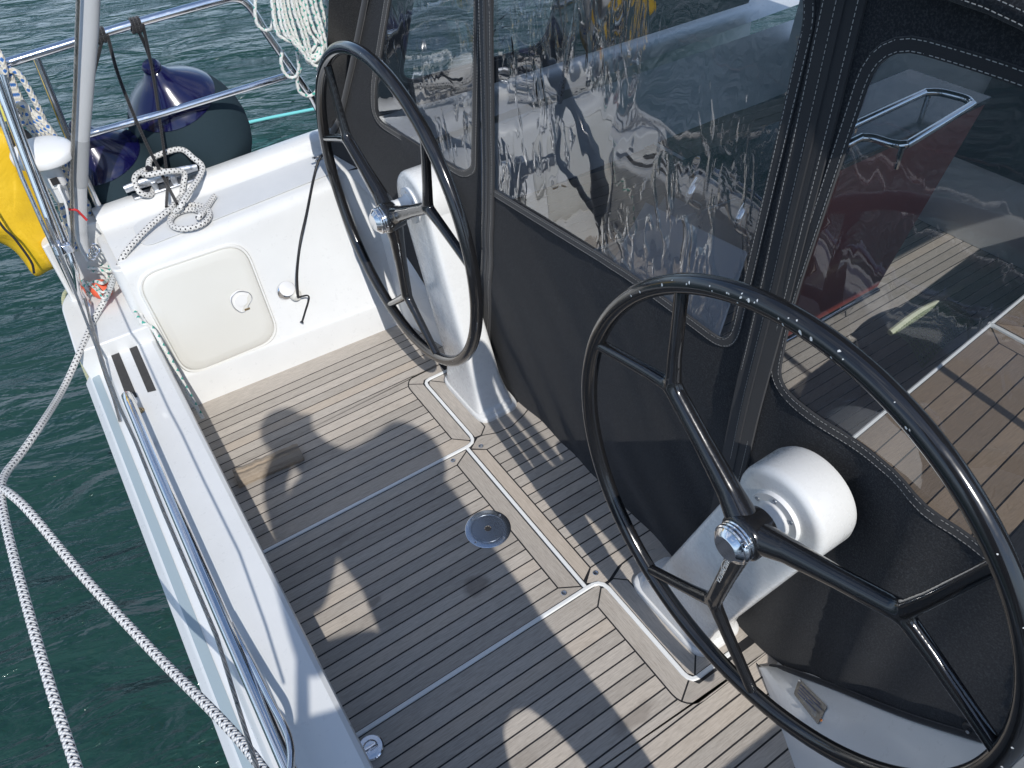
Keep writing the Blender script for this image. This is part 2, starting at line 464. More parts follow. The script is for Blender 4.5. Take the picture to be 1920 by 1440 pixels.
def clip_half(poly, f, keep):
    """keep points with keep*(y-f) >= 0"""
    out = []
    for i, p in enumerate(poly):
        q = poly[(i + 1) % len(poly)]
        a, b = keep * (p[1] - f), keep * (q[1] - f)
        if a >= 0: out.append(p)
        if a * b < 0:
            k = a / (a - b); out.append((p[0] + (q[0] - p[0]) * k, p[1] + (q[1] - p[1]) * k))
    return out
def inset(poly, d):
    n = len(poly); P = [V((p[0], p[1], 0)) for p in poly]
    area = sum(P[i].x * P[(i + 1) % n].y - P[(i + 1) % n].x * P[i].y for i in range(n))
    s = 1 if area > 0 else -1
    c = sum(P, V()) / n; out = []
    for i in range(n):
        e1 = (P[i] - P[i - 1]); e2 = (P[(i + 1) % n] - P[i])
        if e1.length < 1e-7 or e2.length < 1e-7: continue
        n1 = V((-e1.y, e1.x, 0)).normalized() * s; n2 = V((-e2.y, e2.x, 0)).normalized() * s
        b = (n1 + n2)
        if b.length < 1e-3: continue
        b = b.normalized(); k = d / max(b.dot(n1), .35)
        q = P[i] + b * k; out.append((q.x, q.y))
    return out
def board(mb, poly, z=0.0, along='x', gap=.0024, th=.006):
    p = inset(poly, gap)
    if len(p) < 3: return
    ox, oy = random.random() * 7, random.random() * 7
    f = (lambda c: (c.x + ox, c.y + oy)) if along == 'x' else (lambda c: (c.y + ox, c.x + oy))
    try: mb.prism([V((q[0], q[1], z - th)) for q in p], (0, 0, th), 0, f)
    except ValueError: pass
def planks(mb, poly, ys, z=0.0, gap=.0024):
    for a, b in zip(ys[:-1], ys[1:]):
        q = clip_half(clip_half(poly, a, 1), b, -1)
        if len(q) >= 3: board(mb, q, z, 'x', gap)
def arc(cx, cy, r, a0, a1, n=6): return [(cx + r * math.cos(R(a0 + (a1 - a0) * i / n)), cy + r * math.sin(R(a0 + (a1 - a0) * i / n))) for i in range(n + 1)]
def mir(poly, dx=0.0): return [(x + dx, 2 * CL - y) for x, y in poly[::-1]]

pit = .0424
# port panel
seamP = arc(.835, 2.064, .060, 180, 90)                       # ring seam, aft corner of the port pedestal
pp = [(0, 1.744), (.775, 1.744)] + seamP + [(.93, 2.124), (1.06, 2.124), (1.03, 2.20), (.968, 2.45), (0, 2.49)]
linesP = [1.744 + pit * k for k in range(16)] + [2.52]
mb = MB(); planks(mb, pp, linesP)
board(mb, [(0, 1.6845), (.826, 1.6845), (.822, 1.700), (.775, 1.744), (0, 1.744)])
board(mb, [(.775, 1.744), (.822, 1.700), (.832, 1.700), (.832, 2.060)] + seamP[2::-1], 0, 'y')
board(mb, [(.832, 2.060), (.846, 2.077), (.94, 2.077), (.94, 2.124)] + seamP[:1:-1])
panel_p = mb.build("teak_panel", M_teak, yacht, smooth=False)
# starboard panel, the mirror image
mb = MB(); D = .012
pps = [(0, 2 * CL - 1.744), (.787, 2 * CL - 1.744)] + [(x + D, 2 * CL - y) for x, y in seamP] + [(.93, .529), (1.13, .529), (1.10, .50), (.97, .25), (.88, .10), (0, .10)]
lsp = sorted(2 * CL - y for y in ([1.744 + pit * k for k in range(16)] + [1.744 + pit * 16, 1.744 + pit * 17, 2.56]))
planks(mb, pps, lsp)
board(mb, [(0, .9685), (.838, .9685), (.834, .953), (.787, .909), (0, .909)])
sm = [(x + D, 2 * CL - y) for x, y in seamP]
board(mb, [(.787, .909), (.834, .953), (.850, .945), (.854, .593)] + sm[2::-1], 0, 'y')
board(mb, [(.854, .593), (.868, .570), (1.13, .568), (1.13, .529)] + sm[:1:-1])
panel_s = mb.build("teak_panel", M_teak, yacht, smooth=False)
# middle panel and the strip ahead of it
mb = MB(); y1, y0 = 1.6257, 2 * CL - 1.6257
lm = [y0 + (y1 - y0) / 14 * k for k in range(15)]
planks(mb, [(0, y0), (.728, y0), (.728, y1), (0, y1)], lm)
board(mb, [(0, y1), (.728, y1), (.789, 1.662), (.789, 1.6695), (0, 1.6695)])
board(mb, [(0, .9835), (.789, .9835), (.789, .991), (.728, y0), (0, y0)])
board(mb, [(.728, y0), (.789, .991), (.789, 1.662), (.728, y1)], 0, 'y')
panel_m = mb.build("teak_panel", M_teak, yacht, smooth=False)
mb = MB()
planks(mb, [(.851, y0), (1.55, y0), (1.55, y1), (.851, y1)], lm)
board(mb, [(.805, 1.0), (.851, y0), (.851, y1), (.805, 1.66)], 0, 'y')
ringn = [(1.10, 1.712), (1.055, 1.690), (.985, 1.667), (.925, 1.672), (.872, 1.694), (.852, 1.694)]
kb = [(.806, 1.662), (.851, y1), (1.14, y1), (1.14, 1.72)] + ringn
board(mb, kb); board(mb, [(x, 2 * CL - y) for x, y in kb[::-1]])
for s in (0, 1):                                              # the boards ringing each pedestal foot
    fx = (lambda q: q) if s == 0 else (lambda q: [(x + D, 2 * CL - y) for x, y in q[::-1]])
    board(mb, fx([(.846, 1.70), (.872, 1.696), (.905, 1.725), (.905, 2.018), (.860, 2.063), (.847, 2.045)]), 0, 'y')
    board(mb, fx([(.872, 1.696)] + ringn[4:1:-1] + [(1.055, 1.690), (1.10, 1.712), (1.10, 1.76), (.905, 1.76), (.905, 1.725)]))
    board(mb, fx([(.860, 2.063), (.905, 2.018), (1.2, 2.018), (1.2, 2.063)]))
panel_f = mb.build("teak_panel", M_teak, yacht, smooth=False)
# caulk bed under every board
mb = MB(); mb.prism([V(p) for p in ((-.02, .0, -.03), (1.6, .0, -.03), (1.6, 2.6, -.03), (-.02, 2.6, -.03))], (0, 0, .0291))
mb.build("caulk_bed", M_caulk, yacht, smooth=False)
# raised white channels between the panels
def ribbon(mb, pts, w, z0, z1, rnd=True):
    P = [V((x, y, 0)) for x, y in pts]; n = len(P); rows = []
    for i in range(n):
        d = (P[min(i + 1, n - 1)] - P[max(i - 1, 0)]).normalized(); s = V((-d.y, d.x, 0))
        prof = [(-.5, z0), (-.5, z1 - .002), (-.32, z1), (.32, z1), (.5, z1 - .002), (.5, z0)]
        rows.append([P[i] + s * w * a + V((0, 0, zz)) for a, zz in prof])
    mb.grid(rows)
mb = MB()
c1 = [(0, 1.677), (.79, 1.677), (.808, 1.678), (.825, 1.684), (.835, 1.697), (.839, 1.715), (.839, 2.04), (.842, 2.055), (.850, 2.066), (.865, 2.070), (1.0, 2.070)]
ribbon(mb, c1, .0125, -.01, .0045)
ribbon(mb, [(x + (D if x > .5 else 0), 2 * CL - y) for x, y in c1[:-1]] + [(1.03, 2 * CL - 2.070)], .0135, -.01, .0045)
ribbon(mb, [(.797, 1.672), (.797, .981)], .0125, -.01, .0042)
mb.build("drain_channel", M_joint, yacht)
def screw(p, r=.009):
    mb = MB(); mb.lathe([(-.002, r), (.0006, r), (.0012, r * .8), (.0003, r * .55), (.0003, .0)], V((p[0], p[1], 0)), (0, 0, 1), 18); mb.build("screw", M_steel, yacht)
for p in ((.727, 1.652), (.843, 1.652), (.733, 1.003), (.853, 1.003)): screw(p)

# port side coaming: locker front, side deck and toe rail, lofted fore and aft
prof_a = [(2.478, -.02), (2.480, .0), (2.494, .128), (2.499, .141), (2.506, .150), (2.538, .560), (2.541, .585), (2.548, .604), (2.560, .616), (2.580, .622), (2.800, .626), (2.820, .630), (2.828, .642), (2.832, .664), (2.842, .674), (2.905, .676), (2.925, .668), (2.935, .64), (2.94, .55), (2.90, -.6)]
prof_b = [(2.446, -.02), (2.448, .0), (2.462, .110), (2.467, .122), (2.476, .130), (2.628, .560), (2.634, .585), (2.643, .604), (2.656, .616), (2.676, .622), (2.868, .626), (2.888, .630), (2.896, .642), (2.900, .664), (2.910, .674), (2.975, .676), (2.995, .668), (3.005, .64), (3.02, .55), (2.98, -.6)]
XA, XB = .03, .92
def pfl(x):
    k = (x - XA) / (XB - XA)
    return [V((x, a[0] + (b[0] - a[0]) * k, a[1] + (b[1] - a[1]) * k)) for a, b in zip(prof_a, prof_b)]
def wall_y(x, z):
    k = (x - XA) / (XB - XA); s = (z - .15) / .41
    return (2.506 + .032 * s) * (1 - k) + (2.474 + .154 * s) * k
def UW(p):
    y = 2.52
    for _ in range(12):
        q = UY(p, y); y = wall_y(q.x, q.z)
    return UY(p, y)
mb = MB()
xsec = [XA + (XB - XA) * i / 12 for i in range(13)]
rows = [pfl(x) for x in xsec]
# forward of XB the cockpit side turns in towards the pedestal
cx = [V((1.00, 2.30, 0)), V((1.06, 2.10, 0))]
mb.grid(rows)
foot = [V(p) for p in ((.955, 2.44, 0), (.985, 2.30, 0), (1.02, 2.14, 0), (1.10, 2.05, 0))]
tops = [V(p) for p in ((.985, 2.655, .62), (1.03, 2.62, .56), (1.075, 2.45, .30), (1.12, 2.15, .06))]
lastfoot, lasttop = rows[-1][1], rows[-1][8]
rr = [[rows[-1][i].copy() for i in range(1, 10)]]
for a, b in zip(foot, tops):
    rr.append([a.lerp(b, f) + V((-.012 * math.sin(math.pi * f), 0, 0)) for f in (0, .16, .19, .22, .88, .92, .95, .98, 1.0)])
mb.grid(rr)
# deck and toe rail carried on forward under the tent
ext = []
for k in range(6):
    x = XB + .55 * k
    ext.append([V((x, p[0] + .03 * k, p[1])) for p in prof_b[9:]])
mb.grid(ext)
mb.face([V((XB, 2.656, .6155)), V((3.7, 2.70, .6155)), V((3.7, 2.45, .40)), V((1.1, 2.30, .30))])
coam = mb.build("side_coaming", M_gel, yacht, ang=50, merge=.0005)
# non-slip panel of the side deck
mb = MB(); g0 = round_poly([V((.125, 2.610, .6265)), V((.90, 2.690, .6265)), V((.90, 2.862, .6285)), V((.125, 2.797, .6285))], [.05, .02, .02, .06])
mb.prism(g0, (0, 0, .0022)); mb.build("deck_grip", M_grip, coam, smooth=False)
# aft quarter: rounded end of the side deck, step down to the transom
mb = MB()
q0 = [V((x, y, 0)) for x, y in ((.035, 2.50), (.035, 2.95), (-.10, 2.93), (-.17, 2.83), (-.195, 2.70), (-.20, 2.50))]
def tier(poly, z0, z1, r, o): mb.prism([p + V((0, 0, z0)) for p in round_poly(poly, r)], (0, 0, z1 - z0))
tier([V((.07, 2.555, 0)), V((.07, 2.835, 0)), V((.0, 2.835, 0)), V((.0, 2.555, 0))], .30, .608, [0, 0, .05, .05], 0)
tier([V((.04, 2.842, 0)), V((.04, 2.94, 0)), V((-.10, 2.925, 0)), V((-.165, 2.83, 0)), V((-.165, 2.78, 0)), V((-.07, 2.842, 0))], .20, .655, [0, .02, .05, .04, .02, .02], 0)
tier([V((.03, 2.47, 0)), V((.03, 2.93, 0)), V((-.12, 2.93, 0)), V((-.205, 2.80, 0)), V((-.215, 2.47, 0))], -.5, .42, [0, 0, .06, .05, 0], 0)
mb.build("quarter_deck", M_gel, yacht, bevel=.012, seg=3)

# transom beam
mb = MB()
def beam_prof(y):
    return [V((.030, y, -.05)), V((.030, y, .340)), V((.026, y, .353)), V((.015, y, .360)), V((-.128, y, .360)), V((-.146, y, .357)), V((-.156, y, .345)), V((-.162, y, .315)), V((-.176, y, .306)), V((-.200, y, .303)), V((-.212, y, .298)),
            V((-.219, y, .290)), V((-.236, y, .270)), V((-.243, y, .22)), V((-.247, y, -.6))]
ysb = [-.6 + (2.50 + .6) * i / 20 for i in range(21)]
mb.grid([beam_prof(y) for y in ysb])
tr_ = mb.build("transom_beam", M_gel, yacht, ang=30)
mb = MB(); mb.grid([[V((-.183, y, .3030)), V((-.183, y, .3065)), V((-.201, y, .3046)), V((-.2085, y, .3015)), V((-.2095, y, .2985))] for y in (-.6, 2.48)])
mb.build("rubbing_stripe", M_greyline, tr_)
# hull sides below
mb = MB()
mb.grid([[V((x, 2 * CL - 2.93 - .02, .60)), V((x, 2 * CL - 2.92, -.6))] for x in (-.24, 4)])
mb.face([V((-.24, -.28, .35)), V((-.24, -.28, -.6)), V((4, -.30, -.6)), V((4, -.30, .6)), V((.0, -.28, .6))])
# starboard side deck (outside the picture, it carries the photographer)
mb.prism([V((-.2, -.62, .10)), V((1.06, -.62, .10)), V((1.06, -.24, .10)), V((-.2, -.24, .10))], (0, 0, .30)); mb.prism([V((1.1, -.34, .30)), V((3.7, -.34, .30)), V((3.7, -.04, .30)), V((1.1, -.02, .30))], (0, 0, .32))
mb.build("hull", M_gel, yacht, smooth=False)

# starboard coaming corner with the maker's plate: white slope in front of the tent's foot
mb = MB()
f0 = [V((.76, .05, 0)), V((.852, .165, 0)), V((.914, .279, 0)), V((.975, .395, 0)), V((1.035, .510, 0)), V((1.058, .540, 0))]
def cpt(p, x): return UX(p, x)
e0 = [V((1.02, -.01, .50)), UX((1850, 1385), 1.075), UX((1700, 1338), 1.075), UX((1560, 1283), 1.075), UX((1470, 1251), 1.072), UX((1425, 1247), 1.068)]
rows = []
for a, b in zip(f0, e0):
    rows.append([a.lerp(b, f) + V((-.05, .03, 0)) * math.sin(math.pi * f) * .45 for f in (0, .08, .25, .45, .65, .85, 1)] + [b + V((.06, 0, .03))])
mb.grid(rows)
stb = mb.build("coaming_corner", M_gel, yacht, ang=60)

# locker hatch on the port wall
hatch_c = [UW(p) for p in ((249, 519), (454.6, 450.5), (524.6, 632.8), (349, 705.7))]
hn = (hatch_c[1] - hatch_c[0]).cross(hatch_c[3] - hatch_c[0]).normalized()
if hn.y > 0: hn = -hn
mid = sum(hatch_c, V()) / 4
def hp(u, v): return (hatch_c[0].lerp(hatch_c[1], u)).lerp(hatch_c[3].lerp(hatch_c[2], u), v)
hr = round_poly(hatch_c, .085, 8)
def scaled(k): return [mid + (p - mid) * k for p in hr]
mb = MB(); mb.grid([[p - hn * .03 for p in scaled(1.03)], [p + hn * .004 for p in scaled(1.03)], [p + hn * .009 for p in scaled(1.012)], [p + hn * .008 for p in scaled(.985)], [p + hn * .001 for p in scaled(.980)]], closed_u=True)
hatch = mb.build("locker_hatch", M_cream2, coam, ang=50)
mb = MB(); rws = [[p + hn * h for p in scaled(k)] for k, h in ((.978, .0), (.976, .006), (.955, .0095), (.90, .010), (.86, .013), (.80, .0135))]
vv = mb.grid(rws, closed_u=True); mb.bm.faces.new(vv[-1])
lid = mb.build("hatch_lid", M_cream, hatch, ang=50)
lc = UW((450, 563)) + hn * .0135
hu = (hatch_c[1] - hatch_c[0]).normalized(); hv = (hatch_c[3] - hatch_c[0]).normalized()
tri = spline([lc + hu * a + hv * b for a, b in ((-.030, -.028), (.002, -.045), (.036, -.026), (.040, .002), (.018, .024), (.004, .040), (-.018, .040), (-.034, .010))], 5, True)
ctr = sum(tri, V()) / len(tri)
mb = MB(); vv = mb.grid([[ctr + (p - ctr) * k + hn * h for p in tri] for k, h in ((1.08, -.001), (1.06, .003), (.98, .0035), (.94, .0008), (.90, .0008))], closed_u=True); mb.bm.faces.new(vv[-1])
mb.tube([ctr + (p - ctr) * 1.0 + hn * .0035 for p in tri], .0016, 6, True, mat=1)
fl = [lc + hu * a + hv * b for a, b in ((-.022, -.020), (.004, -.034), (.024, -.018), (.020, .010), (-.004, .020), (-.024, .004))]
mb.prism([p + hn * .001 for p in round_poly(fl, .012, 4)], hn * .005)
mb.box(lc + hu * .008 + hv * .036 + hn * .003, (.02, .005, .008), mat=2)
mb.build("hatch_latch", [M_white, M_alu, M_brass], hatch, ang=40)

# shore socket with its cable
so = UW((537, 545)); son = hn
mb = MB(); mb.lathe([(-.01, .037), (.003, .037), (.007, .033), (.007, .025), (-.002, .024), (-.004, .0)], so, son, 28)
sock = thing("shore_socket", so, "round chrome shore power socket with flipped lid on the white locker wall", "socket")
mb.build("socket_ring", M_chrome, sock)
mb = MB(); mb.lathe([(-.002, .029), (.003, .029), (.004, .0)], so + hu * -.002 - hv * .020 + son * .024, (son - hv * .9), 24); mb.build("socket_lid", mat("lid_satin", (.62, .62, .62), .45, .4), sock)
mb = MB(); pc = so + hu * .022 + hv * .020 + son * .016
mb.lathe([(-.014, .022), (.006, .023), (.018, .019), (.024, .012), (.024, .0)], pc, son + hv * .2, 20); mb.build("plug", M_cream, sock)
plug_tip = pc + son * .028
cable = thing("power_cable", plug_tip, "thin black cable hanging from the tent corner to the wall socket", "cable")
p_top = UZ((598, 300), .69)
mb = MB(); path = spline([V((1.0, 2.92, .72)), p_top + V((.05, .03, .02)), p_top, UZ((588, 335), .645), UY((575, 400), 2.52), UY((563, 455), 2.45), UY((557, 510), 2.44), plug_tip + V((.0, -.012, .03)), plug_tip], 10)
mb.tube(path, .0052, 10); mb.build("cable_run", M_rubber, cable)
mb = MB(); mb.tube(spline([plug_tip, plug_tip + V((.035, -.02, .0)), UY((572, 585), 2.47), UY((566, 605), 2.47)], 6), [.004] * 18 + [.009], 6, flat=.25); mb.build("cable_tag", M_rubber, cable)

# pale stain and small scuffs would sit here in the gel itself
# grip strips on the transom
def strip(quad, label):
    mb = MB(); mb.prism([UZ(p, .3602) for p in quad], (0, 0, .0015)); tag(mb.build("grip_strip", M_strip, None, smooth=False), label, "grip strip", "black grip strips on the transom")
strip(((205, 658), (221, 656), (258, 745), (238, 747)), "black grip strip nearest the water, partly under the end of the chrome grab rail")
strip(((240, 648), (255, 645), (293, 732), (277, 736)), "black grip strip nearest the cockpit on the white transom, clear of the chrome rail")

# chrome filler plate in the sole
fc = UZ((915, 992)); mb = MB()
fil = thing("deck_filler", fc, "round chrome filler plate set flush in the teak floor", "deck plate")
mb.lathe([(-.004, .0745), (.0022, .0745), (.0034, .0725), (.0034, .0545), (.0026, .0538), (.0026, .053), (.0034, .0523), (.0034, .011)], fc, (0, 0, 1), 48, capped=False); mb.build("filler_ring", M_disc, fil)
mb = MB()
st = [fc + V((math.cos(k * math.pi / 8), math.sin(k * math.pi / 8), 0)) * (.012 if k % 2 else .0085) for k in range(16)]
mb.prism([p + V((0, 0, .0006)) for p in st], (0, 0, .0012)); mb.build("key_hole", M_dark, fil)
for k in range(4):
    a = R(20 + 90 * k); s = fc + V((math.cos(a), math.sin(a), 0)) * .0635
    mb = MB(); mb.lathe([(.003, .0045), (.0042, .004), (.0036, .0022), (.0036, 0)], s, (0, 0, 1), 12); mb.build("plate_screw", M_steel, fil)
# the second fitting half under the transom edge
fc2 = V((.052, .925, 0)); fit = thing("pad_eye", fc2, "round chrome flush pad eye half hidden behind the transom edge", "deck fitting")
mb = MB(); mb.lathe([(-.002, .034), (.005, .034), (.0075, .031), (.0075, .020), (.002, .018), (.002, 0)], fc2, (0, 0, 1), 32); mb.build("base_ring", M_chrome, fit)
mb = MB(); mb.tube([fc2 + V((-.018, 0, .002)), fc2 + V((-.014, 0, .010)), fc2 + V((.014, 0, .010)), fc2 + V((.018, 0, .002))], .0035, 8); mb.build("eye_bar", M_chrome, fit)

# weathered wood chock lying on the sole
w0, w1 = UZ((440, 893), .03), UZ((562, 842), .03)
dirw = (w1 - w0); dirw.z = 0; dirw.normalize(); sw = V((-dirw.y, dirw.x, 0)); Lw = (w1 - w0).length
mb = MB(); rows = []
for i in range(15):
    f = i / 14; c = w0 + (w1 - w0) * f; c.z = 0
    k = random.uniform(.92, 1.06)
    rows.append([c + sw * a * k + V((0, 0, b * k + .0005 + random.uniform(0, .002))) for a, b in ((-.034, 0), (-.036, .014), (-.028, .029), (-.008, .035), (.008, .029), (.012, .037), (.028, .034), (.036, .02), (.034, 0))])
vv = mb.grid(rows); mb.bm.faces.new(vv[0]); mb.bm.faces.new(vv[-1][::-1])
tag(mb.build("wood_chock", M_wood, ang=30), "short weathered block of wood lying on the teak near the transom", "wood block")

# nameplate on the starboard coaming corner
pl = [UX(p, 1.03) for p in ((1500, 1272), (1553, 1325), (1535, 1362), (1488, 1303))]
def on_corner(p):
    """first hit of the picture ray on the coaming corner"""
    d = ray(p).normalized(); best = None
    me = stb.data
    for poly in me.polygons:
        vs = [me.vertices[i].co + stb.matrix_parent_inverse.translation * 0 for i in poly.vertices]
        vs = [PM(stb) @ v for v in vs]
        from mathutils.geometry import intersect_ray_tri
        for a in range(1, len(vs) - 1):
            h = intersect_ray_tri(vs[0], vs[a], vs[a + 1], d, CP, True)
            if h and (best is None or (h - CP).length < (best - CP).length): best = h
    return best
pl = [on_corner(p) or q for p, q in zip(((1500, 1274), (1553, 1327), (1535, 1361), (1490, 1303)), pl)]
pn = (pl[1] - pl[0]).cross(pl[3] - pl[0]).normalized()
if pn.x > 0: pn = -pn
plate = thing("builder_plate", sum(pl, V()) / 4, "small dull metal nameplate with rusty screws on the white coaming corner", "nameplate")
mb = MB(); mb.prism([p + pn * .0035 for p in round_poly(pl, .006, 3)], pn * .0015); mb.build("plate_face", M_plate, plate, smooth=False)
mb = MB(); px_, py_ = (pl[1] - pl[0]), (pl[3] - pl[0])
for k, (a0, a1) in enumerate(((.1, .8), (.1, .9), (.1, .6), (.1, .75))):
    v0 = .2 + .17 * k
    q = [pl[0] + px_ * a + py_ * b for a, b in ((a0, v0), (a1, v0), (a1, v0 + .06), (a0, v0 + .06))]
    mb.prism([p + pn * .0051 for p in q], pn * .0003)
mb.build("plate_text", mat("plate_blue", (.05, .07, .16), .4), plate, smooth=False)
for a, b, mm in ((.04, .08, M_steel), (.95, .9, M_rust)):
    mb = MB(); mb.lathe([(.004, .004), (.0066, .003), (.0069, 0)], pl[0] + px_ * a + py_ * b, pn, 10); mb.build("rivet", mm, plate)

# ------------------------------------------------------------------ pedestals
def pedestal(sgn, label, dx=0.0):
    yb, yh = CL + sgn * .560, CL + sgn * .790            # foot and head
    xb = .985 + dx
    root = thing("wheel_pedestal", (xb, yb, 0), label, "pedestal", "white pedestals of the steering wheels")
    mb = MB()
    def ell(z, cx, cy, hx, hy, n=40, pw=.28):
        o = []
        for k in range(n):
            a = 2 * math.pi * k / n; ca, sa = math.cos(a), math.sin(a)
            o.append(V((cx + hx * math.copysign(abs(ca) ** pw, ca), cy + hy * math.copysign(abs(sa) ** pw, sa), z)))
        return o
    rows = []
    zt = .728
    for k in range(15):
        f = k / 14; z = .02 + (zt - .02) * f
        fl = max(0, 1 - f * 9)
        rows.append(ell(z, xb - .012 * f, yb + (yh - yb) * (z / zt), .062 - .012 * f + .016 * fl, .118 - .006 * f + .014 * fl))
    mb.grid(rows, closed_u=True)
    body = mb.build("pedestal_body", M_gelw, root)
    # round head, axis fore and aft
    hc = V((xb - .012, yh, .730))
    mb = MB()
    mb.lathe([(-.050, .0), (-.050, .060), (-.0498, .094), (-.0485, .101), (-.045, .1065), (-.039, .111), (-.030, .113), (.046, .1135), (.058, .109), (.064, .098), (.066, 0)], hc, (1, 0, 0), 56)
    mb.build("pedestal_head", M_gelw, root, ang=35)
    mb = MB()
    mb.lathe([(-.049, .062), (-.057, .062), (-.060, .060), (-.060, .042), (-.064, .038), (-.080, .035), (-.100, .034), (-.112, .036), (-.114, .026)], hc, (1, 0, 0), 44, capped=False)
    fl_ = mb.build("bearing_flange", M_white, root, ang=40)
    for k in range(6):
        a = R(60 * k + 22); c = hc + V((-.0595, .050 * math.cos(a), .050 * math.sin(a)))
        mb = MB(); mb.lathe([(0, .0055), (-.0016, .0052), (-.0016, .0028), (-.0004, .0026), (-.0004, 0)], c, (1, 0, 0), 12); mb.build("flange_bolt", M_steel, fl_)
    # foot flange, two steps
    mb = MB()
    rws = []
    for z, a, b in ((-.002, .088, .156), (.010, .088, .156), (.016, .084, .152), (.017, .074, .142), (.024, .072, .140), (.030, .068, .136), (.032, .058, .126)):
        rws.append(ell(z, xb, yb, a, b, 40, .36))
    vv = mb.grid(rws, closed_u=True); mb.bm.faces.new(vv[-1])
    mb.build("foot_flange", M_gelw, root, ang=50)
    return hc
hcP = pedestal(1, "white steering pedestal at the port wheel, lit by the sun on its starboard side")
hcS = pedestal(-1, "white steering pedestal behind the near starboard wheel, its round head fully seen", .012)

# ------------------------------------------------------------------ steering wheels
WR = .525
def text_mesh(body, size):
    cu = bpy.data.curves.new("letters", 'FONT'); cu.body = body; cu.size = size; cu.extrude = .0003; cu.align_x = 'LEFT'; cu.align_y = 'CENTER'
    o = bpy.data.objects.new("letters_tmp", cu); COL.objects.link(o)
    dg = bpy.context.evaluated_depsgraph_get(); dg.update()
    me = bpy.data.meshes.new_from_object(o.evaluated_get(dg))
    bpy.data.objects.remove(o); bpy.data.curves.remove(cu)
    return me
def wheel(c, rot, label, chips, lettering):
    c = V(c)
    root = thing("steering_wheel", c, label, "steering wheel", "black three spoke steering wheels")
    def P(rad, deg, dx=0): a = R(deg); return c + V((dx, -math.cos(a) * rad, math.sin(a) * rad))   # seen from aft, 0 = starboard
    mb = MB()
    mb.tube([P(WR, k * 360 / 160) for k in range(160)], .0195, 20, closed=True)
    rng = random.Random(int(c.y * 1000))
    for a0, a1, n, s in chips:
        for _ in range(n):
            a = rng.uniform(a0, a1); ph = rng.uniform(120, 215)      # aft and inner-top faces
            cen = P(WR + .0195 * math.cos(R(ph - 90)) * .6, a); rad = rng.uniform(.5, 1) * s
            out = V((-abs(math.cos(R(rng.uniform(-40, 40)))), 0, 0)); o2 = (P(1, a) - c).normalized() * rng.uniform(-.25, .8)
            nn = (out + o2).normalized(); pos = P(WR, a) + nn * .0193
            u = nn.orthogonal().normalized(); v = nn.cross(u); m_ = rng.randint(5, 7)
            st_ = rng.uniform(.6, 1.6)
            pts = [pos + (u * math.cos(2 * math.pi * k / m_) * st_ + v * math.sin(2 * math.pi * k / m_)) * rad * rng.uniform(.6, 1.15) + nn * .0003 for k in range(m_)]
            mb.face(pts, 1)
    mb.build("rim", [M_black, M_chip], root, ang=80)
    for i, base in enumerate((150, 30, -90)):
        b = base + rot; fk = .63 * WR
        mb = MB()
        mb.tube([P(.0, b, -.004), P(.03, b, -.004), P(.09, b, 0), P(.2, b, 0), P(fk, b, 0)], [.034, .034, .0265, .0215, .0205], 14)
        for d in (-21.5, 21.5):
            e = P(WR, b + d)
            mb.tube([P(fk - .03, b, 0), P(fk + .005, b + d * .08), P(fk, b, 0).lerp(e, .3), P(fk, b, 0).lerp(e, .7), e], [.017, .0175, .0155, .0145, .0150], 12)
        o = mb.build("spoke", M_black, root, ang=180)
        rm = o.modifiers.new("remesh", 'REMESH'); rm.mode = 'VOXEL'; rm.voxel_size = .0036; rm.use_smooth_shade = True
        s2 = o.modifiers.new("smooth", 'SMOOTH'); s2.iterations = 14; s2.factor = .6
        if lettering and i == 2:
            # maker's lettering along the spoke with its swoosh, reading outwards
            me = text_mesh("CARBONAUTICA", .0145)
            rad = (P(1, b) - c).normalized(); sd_ = V((-1, 0, 0)).cross(rad).normalized()
            nrm = V((-1, 0, 0)); up = nrm.cross(rad).normalized()
            Mx = Matrix((rad, up, nrm)).transposed().to_4x4(); Mx.translation = P(.092, b) + nrm * .0275 - up * .003
            # follow the taper
            Mx = Mx @ Matrix.Rotation(R(2.2), 4, 'Y')
            me.transform(Mx); me.materials.clear(); me.materials.append(M_chip)
            lo = bpy.data.objects.new("lettering", me); COL.objects.link(lo); lo.parent = o; lo.matrix_parent_inverse = PM(o).inverted()
            mb = MB(); pts = []
            for k in range(13):
                f = k / 12; pts.append(P(.10 + .055 * f, b) + nrm * (.0275 - .003 * f) - up * (.0125 + .006 * math.sin(math.pi * f) - .006))
            mb.tube(pts, .0007, 5); mb.build("swoosh", M_chip, o)
    mb = MB(); mb.lathe([(.034, .034), (.030, .042), (-.018, .051), (-.030, .0505), (-.036, .046), (-.037, .03)], c, (1, 0, 0), 40); mb.build("hub", M_black, root, ang=50)
    mb = MB()
    mb.lathe([(-.034, .044), (-.039, .044), (-.041, .0418), (-.043, .044), (-.047, .044), (-.049, .0418), (-.051, .044), (-.056, .0436), (-.059, .0415), (-.060, .039), (-.071, .0295), (-.0722, .0275), (-.0722, 0)], c, (1, 0, 0), 44)
    mb.build("hub_nut", M_chrome, root, ang=25)
    return root
c1 = V((.851, 2.116, .717)); c2 = V((.8485, .5287, .758))
wheel(c1, 0, "far black steering wheel before the white port wall, whole rim in view", [(60, 140, 5, .0018), (-60, -20, 5, .0016)], False)
wheel(c2, -8, "near black steering wheel, white paint chips along its upper rim", [(82, 136, 16, .0034), (80, 112, 10, .0024), (20, 78, 7, .0026), (-30, 8, 12, .0030), (-150, -60, 4, .0018)], True)

